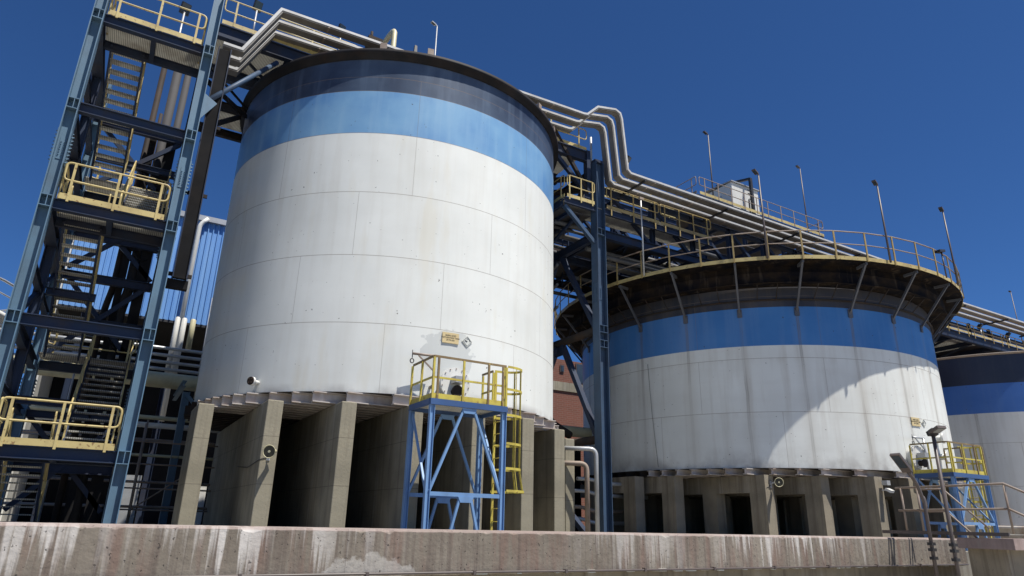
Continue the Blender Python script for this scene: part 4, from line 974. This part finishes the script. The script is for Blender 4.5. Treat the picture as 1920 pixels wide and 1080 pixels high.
# ================================================================ RETAINING WALL, GANGWAY, STREET LAMPS
WV = 11.6
wl = MB(); rnd = random.Random(21); prof = []; x = -14.0
while x < 22.6:
    ch = rnd.random(); dz = rnd.uniform(0, 0.008)+(rnd.uniform(0.015, 0.05) if ch > 0.93 else 0); dv = rnd.uniform(0, 0.006)+(rnd.uniform(0.01, 0.035) if ch > 0.93 else 0)
    bz = rnd.uniform(-0.006, 0.006)
    prof.append([(x, WV, -0.90+bz), (x, WV+dv*0.3, -0.195-dz), (x, WV+0.02+dv, -0.163-dz*0.5), (x, WV+0.75, -0.160), (x, WV+0.75, -0.90)]); x += rnd.uniform(0.07, 0.16)
prof.append([(22.6, p[1], p[2]) for p in prof[-1]])
vs = [p for pr_ in prof for p in pr_]; n_ = len(prof)
fs = [(i*5+k, (i+1)*5+k, (i+1)*5+(k+1) % 5, i*5+(k+1) % 5) for i in range(n_-1) for k in range(5)]+[(4, 3, 2, 1, 0), tuple((n_-1)*5+k for k in range(5))]
wl._add(vs, fs)
o = wl.build('retaining_wall', WALLM, loc=(0, 0, 0)); tag(o, 'long stained concrete retaining wall along the bottom of the view', 'wall')
lw = MB().box(-30, 22.55, WV+0.28, WV+0.75, -2.6, -0.903).build('lower_face', CONC2, o)
o2 = MB(); rnd = random.Random(11); x = 6.2
while x < 22.4:
    r_ = rnd.uniform(0.012, 0.035); o2.obox((x, WV-0.004, -0.892+rnd.uniform(-0.006, 0.012)), (rnd.uniform(0.03, 0.12), 0, 0), (0, r_, 0), (0, 0, r_*0.8)); x += rnd.uniform(0.06, 0.5)*(1.0 if x > 9 else 3)
o2.build('lime_crust', PALE, o)
cd = MB().tube([(-30, WV-0.05, -0.86), (6.5, WV-0.05, -0.865), (9, WV-0.05, -0.875), (22.5, WV-0.05, -0.875)], 0.022, 8)
for k in range(-12, 11): cd.box(k*2+0.0, k*2+0.05, WV-0.085, WV-0.001, -0.905, -0.835)
tag(cd.build('conduit', BRONZE, loc=(0, WV-0.05, -0.87)), 'thin grey conduit along the lower lip of the retaining wall', 'conduit')
# wall beyond the gangway, set back
tag(MB().box(22.62, 40, WV+1.2, WV+1.7, -2.6, -0.20).build('retaining_wall', CONC2, loc=(30, WV+1.2, -2.6)), 'dark shaded retaining wall set back behind the concrete landing at lower right', 'wall')
gw = thing('gangway', 'brown steel gangway with pipe handrails over the right end of the wall', 'gangway', (19.6, 10.2, -0.2))
GX = 19.05
MB().box(GX, GX+0.07, 8.72, 11.9, -0.055, 0.03).build('side_channel', BRONZE, gw)
MB().box(GX+0.072, GX+1.1, 8.72, 10.0, -0.02, 0.0).build('deck', GRATE, gw)
h_, md = 1.17, 0.58
for z in (h_, md):
    MB().tube([(GX+0.03, 11.35, z-0.03), (GX+0.03, 8.62, z), (GX+0.03, 8.2, z-0.22), (GX+0.03, 7.4, z-0.95)], 0.028, 8).build('handrail', RUSTY, gw)
    MB().tube([(GX+1.0, 11.35, z-0.03), (GX+1.0, 10.6, z-0.03), (GX+1.0, 9.6, z-1.05)], 0.024, 8).build('handrail', RUSTY, gw)
for y, x in ((11.2, GX+0.03), (10.75, GX+0.03), (8.62, GX+0.03), (11.3, GX+1.0), (10.6, GX+1.0)):
    MB().cyl((x, y, 0.0), (x, y, h_-0.02), 0.028, 8).build('post', RUSTY, gw)
ld = MB().box(GX+0.02, GX+6, 8.65, 9.95, -0.36, -0.112).build('concrete_landing', PINK, loc=(20, 9, -2.6)); tag(ld, 'pinkish concrete landing slab under the gangway at the right edge', 'landing')
MB().box(GX+0.35, GX+6, 9.0, 9.9, -2.6, -0.362).build('support_wall', CONC2, ld)
# street lamps in front of the wall
def street_lamp(x, y, zt_, label, bend=None):
    t_ = thing('street_lamp', label, 'street lamp', (x, y, -2.6), 'street lamps in front of the wall')
    if bend:
        pts = fillet([(x, y, -2.6), (x, y, 0.9), *bend], 0.7, 8)
    else: pts = [(x, y, -2.6), (x, y, zt_)]
    MB().tube(pts, 0.045, 10).build('pole', BRONZE, t_)
    for z in (-0.28, -0.42, -0.62): MB().box(x-0.09, x+0.09, y-0.06, y+0.06, z-0.035, z+0.035).build('clamp', DARKM, t_)
    e = V(pts[-1]); d = (e-V(pts[-2])).normalized() if bend else V((-0.3, -0.9, 0.35)).normalized()
    zt2 = V((0, 0, 1)); sd = d.cross(zt2).normalized(); u_ = sd.cross(d)
    ln = 0.62 if bend else 0.34
    hd = MB().obox(e+d*ln*0.5, d*ln*0.5, sd*0.13, u_*0.035).obox(e+d*ln*0.15+u_*0.05, d*ln*0.2, sd*0.09, u_*0.03).build('lamp_head', BRONZE, t_)
    MB().obox(e+d*ln*0.6-u_*0.038, d*ln*0.34, sd*0.10, u_*0.004).build('lens', GLASS, hd)
    if not bend: MB().obox(e-d*0.02, d*0.06, sd*0.12, u_*0.06).build('bracket', DARKM, t_)
q = [atv(1738, 955, 10.3), atv(1718, 905, 10.3), atv(1702, 884, 10.3)]
street_lamp(atv(1743, 1000, 10.3).x, 10.3, 0, 'brown street lamp with a bent arm leaning left at lower right', [q[0], q[1], q[2]])
q = atv(1765, 900, 9.6); street_lamp(q.x, 9.6, atv(1750, 812, 9.6).z, 'straight brown street lamp in front of the right access platform')

# ================================================================ HORNS ON PIERS
MOUTH = paint('dark_horn_mouth', (0.045, 0.04, 0.022), (0.02, 0.018, 0.012), 0.3, 8, 0.6)
def horn(p, label):
    p = V(p); t_ = thing('horn_loudspeaker', label, 'loudspeaker', p, 'horn loudspeakers on piers'); ax = V((-0.55, -0.83, -0.12)).normalized()
    u_ = ax.orthogonal().normalized(); w_ = ax.cross(u_)
    pr_ = [(0.05, -0.20), (0.06, -0.06), (0.075, 0.0), (0.10, 0.09), (0.15, 0.16), (0.165, 0.17), (0.15, 0.165), (0.07, 0.06), (0.03, 0.04)]
    o = MB(); vs = []; n = 20; c0 = p+V((0, -0.32, 0))
    for (r_, zz) in pr_:
        for k in range(n): a = 2*PI*k/n; vs.append(c0+ax*zz+u_*r_*math.cos(a)+w_*r_*math.sin(a))
    fs = [(i*n+k, i*n+(k+1) % n, (i+1)*n+(k+1) % n, (i+1)*n+k) for i in range(len(pr_)-1) for k in range(n)]
    o._add(vs, fs, True); o.cyl(c0-ax*0.2, c0-ax*0.05, 0.05, 10); bl_ = o.build('bell', BEIGE, t_)
    MB().tube([c0+ax*0.07, c0+ax*0.155], [0.06, 0.142], 20, cap=True).build('mouth', MOUTH, bl_); MB().tube([c0+ax*0.05, c0+ax*0.17], [0.04, 0.03], 12).build('driver_cone', BEIGE, bl_)
    MB().bar(c0-ax*0.12, p+V((0, -0.005, -0.05)), 0.03, 0.05).bar(p+V((0, -0.012, 0.04)), p+V((0, -0.012, -0.2)), 0.08, 0.02, up=(0, 1, 0)).build('bracket', GALV, t_)
    MB().tube([p+V((0, -0.02, -0.1)), p+V((-0.22, 0.0, -0.2)), p+V((-0.26, 1.2, -0.32)), p+V((-0.24, 3.0, -0.2))], 0.012, 6).build('cable', DARKM, t_)
horn((3.42, 17.95, 1.52), 'cream horn loudspeaker on a fin pier under the tall tank')
horn((20.85, 17.0, 1.58), 'dark mouthed horn loudspeaker on a portal pier under the low tank')
wlm = thing('wall_light', 'small floodlight bracketed to a portal pier under the low tank', 'floodlight', (23.95, 14.75, 1.6))
MB().obox((23.95, 14.55, 1.62), (0.10, 0, 0), (0, 0.10, 0), (0, 0, 0.08)).build('junction_box', GALV, wlm)
MB().obox((23.93, 14.45, 1.36), (0.11, 0, 0), (0, 0.10, 0.05), (0, -0.02, 0.04)).bar((23.95, 14.74, 1.38), (23.95, 14.5, 1.36), 0.04, 0.04).build('housing', WHITEP, wlm)

# ================================================================ PIPES between the tanks
for pts, r_, m_, lab in (([(13.2, 19.5, 2.45), (14.42, 18.9, 2.45), (14.42, 18.9, -0.55)], 0.075, GALV, 'pale grey bent pipe in front of the dark blue column'),
                         ([(13.2, 19.9, 1.98), (14.35, 19.35, 1.98), (14.35, 19.35, -0.55)], 0.085, RUSTY, 'brown bent pipe just left of the pale bent pipe')):
    tag(MB().tube(fillet(pts, 0.25, 6), r_, 12).build('bent_pipe', m_, loc=pts[-1]), lab, 'pipe')
q = [atv(1045, 300, 25.5), atv(1045, 770, 25.5)]
tag(MB().tube(fillet([(15.05, 23.6, 15), (15.05, 23.6, 5.2), (15.6, 23.6, 4.0), (16.9, 24.0, 3.6)], 0.4, 5), 0.17, 12).build('downpipe', DARKRUST, loc=(15.05, 23.6, 4)), 'dark downpipe hugging the right side of the tall tank', 'pipe')
tag(MB().tube([(14.2, 25.5, 4.0), (19.5, 25.5, 4.0)], 0.24, 14).build('process_pipe', BEIGE, loc=(16, 25.5, 4.0)), 'short length of thick cream pipe visible between the two tanks', 'pipe')
for i, (z, y) in enumerate(((1.6, 22.5), (1.15, 22.8), (0.55, 23.2), (0.1, 23.2))):
    tag(MB().tube(fillet([(16.2, y, z+0.1), (16.9, y, z+0.1), (17.3, y-0.3, z-0.05), (19.8, y-0.3, z-0.05)], 0.2), 0.075, 10).build('process_pipe', GALV if i != 2 else RUSTY, loc=(17, y, z)),
        ['topmost', 'second', 'third', 'lowest'][i]+' of four dim pipes in the shadow left of the low tank piers', 'pipe', 'pipes left of the low tank piers')
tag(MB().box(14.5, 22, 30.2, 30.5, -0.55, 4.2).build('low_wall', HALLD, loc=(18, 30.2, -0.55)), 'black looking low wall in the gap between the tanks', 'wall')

# ================================================================ BUILDINGS behind
bb = thing('industrial_hall', 'hall clad in blue ribbed sheeting behind the stair tower', 'building', (5, 35, -0.55))
o = MB(); x = -3.3; pit = 0.24; zb, zt_ = 8.8, 14.15
vs = []; fs = []
while x < 9.0:
    vs += [(x, 35.0, zb), (x, 35.0, zt_), (x+0.15, 35.0, zb), (x+0.15, 35.0, zt_), (x+0.17, 34.93, zb), (x+0.17, 34.93, zt_), (x+0.21, 34.93, zb), (x+0.21, 34.93, zt_)]; x += pit
fs = [(2*i, 2*i+2, 2*i+3, 2*i+1) for i in range(len(vs)//2-1)]
o._add(vs, fs); o.box(-3.3, 9, 35.02, 35.3, zb, zt_)
o.build('cladding', CLAD, bb)
MB().box(-3.5, 9.1, 34.8, 50, zt_+0.002, zt_+0.28).build('roof', GALV, bb)
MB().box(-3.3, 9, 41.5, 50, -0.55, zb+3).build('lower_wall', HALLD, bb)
MB().box(-3.6, -3.32, 34.9, 50, -0.55, zt_).build('corner_panel', WHITEP, bb)
MB().box(-3.3, 9, 35.0, 41.5, zb-0.12, zb-0.003).build('soffit', DARKM, bb)
q = atv(384, 412, 34.8); q2 = atv(350, 560, 34.8)
MB().tube(fillet([(2.05, 34.7, zt_+0.1), (1.72, 34.7, zt_-0.3), (1.72, 34.7, 4.0)], 0.25), 0.11, 10).build('downpipe', WHITEP, bb)
for x in (-2.2, 1.6, 5.2): MB().ibeam((x, 35.2, -0.55), (x, 35.2, zb-0.15), 0.3, 0.3, up=(1, 0, 0)).build('column', STEELD, bb)
rb = thing('brick_building', 'red brick building with a pale floor band between the two tanks', 'building', (30, 48, -0.55))
MB().box(24, 44, 45, 58, -0.55, 10.25).box(24, 44, 45.02, 58, 11.0, 12.9).build('wall', BRICK, rb)
MB().box(23.9, 44.1, 44.9, 58.1, 10.26, 10.99).build('floor_band', CONC, rb)
for (px, py, w_, h_) in ((1054, 691, 0.2, 0.3), (1088, 701, 0.45, 0.85)):
    q = atv(px, py, 44.96)
    wd = MB().box(q.x-w_, q.x+w_, 44.93, 44.99, q.z-h_, q.z+h_).build('window', BRONZE, rb)
    MB().box(q.x-w_+0.08, q.x+w_-0.08, 44.90, 44.925, q.z-h_+0.08, q.z+h_-0.08).build('pane', GLASS, wd)
# far left tank with rail
ft = thing('storage_tank', 'distant grey tank with a curved walkway rail at the left edge', 'storage tank', (-9.0, 33, -0.55))
MB().lathe([(4.6, -0.55), (4.6, 7.0), (4.75, 7.02), (4.75, 7.2), (0.1, 7.6)], (-9.0, 33), 80).build('shell', WHITEP, ft)
cr = [V((-9.0+4.72*math.cos(2*PI*k/40), 33+4.72*math.sin(2*PI*k/40), 8.35)) for k in range(40)]
rl = MB().tube(cr, 0.05, 8, closed=True).tube([p-V((0, 0, 0.5)) for p in cr], 0.03, 8, closed=True).build('railing', GALV, ft)
for k in range(0, 40, 2):
    MB().bar(cr[k]-V((0, 0, 1.1)), cr[k], 0.05, 0.05).build('post', GALV, rl)

# ---- process pipework behind the stair tower and through the first bay
def hp(z, y, x0, x1, r_, m_, lab, group='pipes behind the stair tower', kink=0.0):
    pts = [(x0, y, z), (x1, y, z)] if not kink else fillet([(x0, y, z), (x0+(x1-x0)*0.42, y, z), (x0+(x1-x0)*0.42+0.35, y, z+kink), (x1, y, z+kink)], 0.2)
    return tag(MB().tube(pts, r_, 10).build('process_pipe', m_, loc=(x0, y, z)), lab, 'pipe', group)
hp(4.72, 28.0, -6, 6.5, 0.30, BEIGE, 'thick cream pipe running behind the stair tower to the tall tank')
nm = ['uppermost', 'second from top', 'middle', 'fourth from top', 'lowest']
for i in range(5): hp(6.05-0.25*i, 29+0.15*i, -6.5, 7, 0.065, GALV, nm[i]+' of the five thin grey pipes above the thick cream pipe', kink=0.10)
hp(3.25, 27.4, -6, 9, 0.075, BEIGE, 'yellowish pipe below the thick cream pipe'); hp(3.0, 27.6, -6, 9, 0.10, WHITEP, 'white pipe right under the yellowish pipe')
hp(2.45, 27.2, -6, 9, 0.05, RUSTY, 'thin rusty pipe below the white pipe'); hp(1.9, 26.9, -6, 9, 0.05, BEIGE, 'thin cream pipe at mid height in the first bay')
hp(1.0, 26.6, -6, 9, 0.045, RUSTY, 'thin rusty scaffold pipe low in the first bay'); hp(0.2, 26.4, -6, 9, 0.045, RUSTY, 'lowest thin rusty pipe just above the wall')
for i, (px, py0, py1, y, r_, m_, lab) in enumerate(((318, 592, 700, 29.6, 0.10, WHITEP, 'left one of two white upright cylinders behind the stair tower'), (331, 594, 700, 29.6, 0.10, WHITEP, 'right one of two white upright cylinders behind the stair tower'),
        (352, 597, 655, 29.9, 0.11, BEIGE, 'upright cream pipe right of the two white cylinders'))):
    a_, b_ = atv(px, py0, y), atv(px, py1, y); x = (a_.x+b_.x)/2+0.12
    tag(MB().tube([(x, y, b_.z), (x, y, a_.z-0.05), (x, y, a_.z)], [r_, r_, r_*0.6], 14).build('upright_pipe', m_, loc=(x, y, b_.z)), lab, 'pipe')
# steel stands
def stand(x, y, z1, lab, m_=STEEL):
    t_ = thing('pipe_stand', lab, 'pipe stand', (x, y, -0.55), 'steel pipe stands in the background')
    MB().ibeam((x, y, -0.55), (x, y, z1), 0.22, 0.24, up=(1, 0, 0)).build('post', m_, t_); MB().ibeam((x-0.2, y-1.2, z1+0.11), (x-0.2, y+2.5, z1+0.11), 0.14, 0.2).build('arm', m_, t_)
    MB().bar((x+0.05, y-0.1, z1-0.15), (x+1.0, y-0.1, z1-1.1), 0.12, 0.12).build('brace', m_, t_)
stand(1.95, 26.9, 4.2, 'light blue pipe stand seen between the stair tower and the first pier'); stand(-3.6, 27.5, 4.2, 'dark pipe stand behind the left side of the stair tower', STEELD); stand(3.0, 30.5, 5.2, 'pipe stand deep behind the first fin pier', STEELD)
sc = thing('scaffold', 'rusty tube scaffold with ledgers and a diagonal behind the stair tower', 'scaffold', (1.2, 25.3, -0.55))
for x, y in ((0.85, 25.2), (2.6, 25.2), (0.85, 26.2), (-3.5, 25.2), (-1.5, 25.4)): MB().cyl((x, y, -0.55), (x, y, 2.9 if x > 0 else 6.2), 0.03, 8).build('standard', GALV if x < 0 else RUSTY, sc)
for z in (0.1, 0.75, 1.5, 2.2): MB().cyl((0.3, 25.16, z), (3.1, 25.16, z), 0.025, 8).build('ledger', RUSTY, sc)
MB().cyl((0.85, 25.1, 0.1), (2.6, 25.1, 1.5), 0.022, 8).build('diagonal', RUSTY, sc)
for z in (1.0, 2.2, 3.2, 4.4, 5.4): MB().cyl((-4.2, 25.16, z), (-1.2, 25.16, z), 0.022, 8).build('ledger', GALV, sc)
lt = thing('access_ladder', 'galvanised frame ladder beside the tall tank behind the pipes', 'ladder', (2.9, 30.4, 5))
for x in (2.55, 2.75): MB().cyl((x, 30.4, 4.5), (x, 30.4, 8.9), 0.035, 8).build('stile', GALV, lt)
for z in (5.7, 6.2, 6.45, 6.8, 7.15, 7.4): MB().bar((2.6, 30.4, z), (4.6, 30.4, z), 0.06, 0.09).build('shelf_rail', GALV, lt)
for i, (x0, x1, y, z0, z1, m_, lab) in enumerate(((0.6, 1.3, 33, -0.55, 1.5, GALV, 'grey cabinet low behind the scaffold'), (3.0, 4.0, 34, -0.5, 1.2, WHITEP, 'pale cabinet glimpsed through the first bay'),
        (-4.5, -3.4, 31, -0.55, 2.4, GALV, 'grey cabinet behind the left of the stair tower'))):
    cb = thing('cabinet', lab, 'cabinet', ((x0+x1)/2, y, z0)); MB().box(x0, x1, y, y+0.6, z0, z1).build('body', m_, cb); MB().box(x0+0.06, x1-0.06, y-0.02, y-0.002, z0+0.1, z1-0.1).build('door', m_, cb)
bpy.context.view_layer.update()
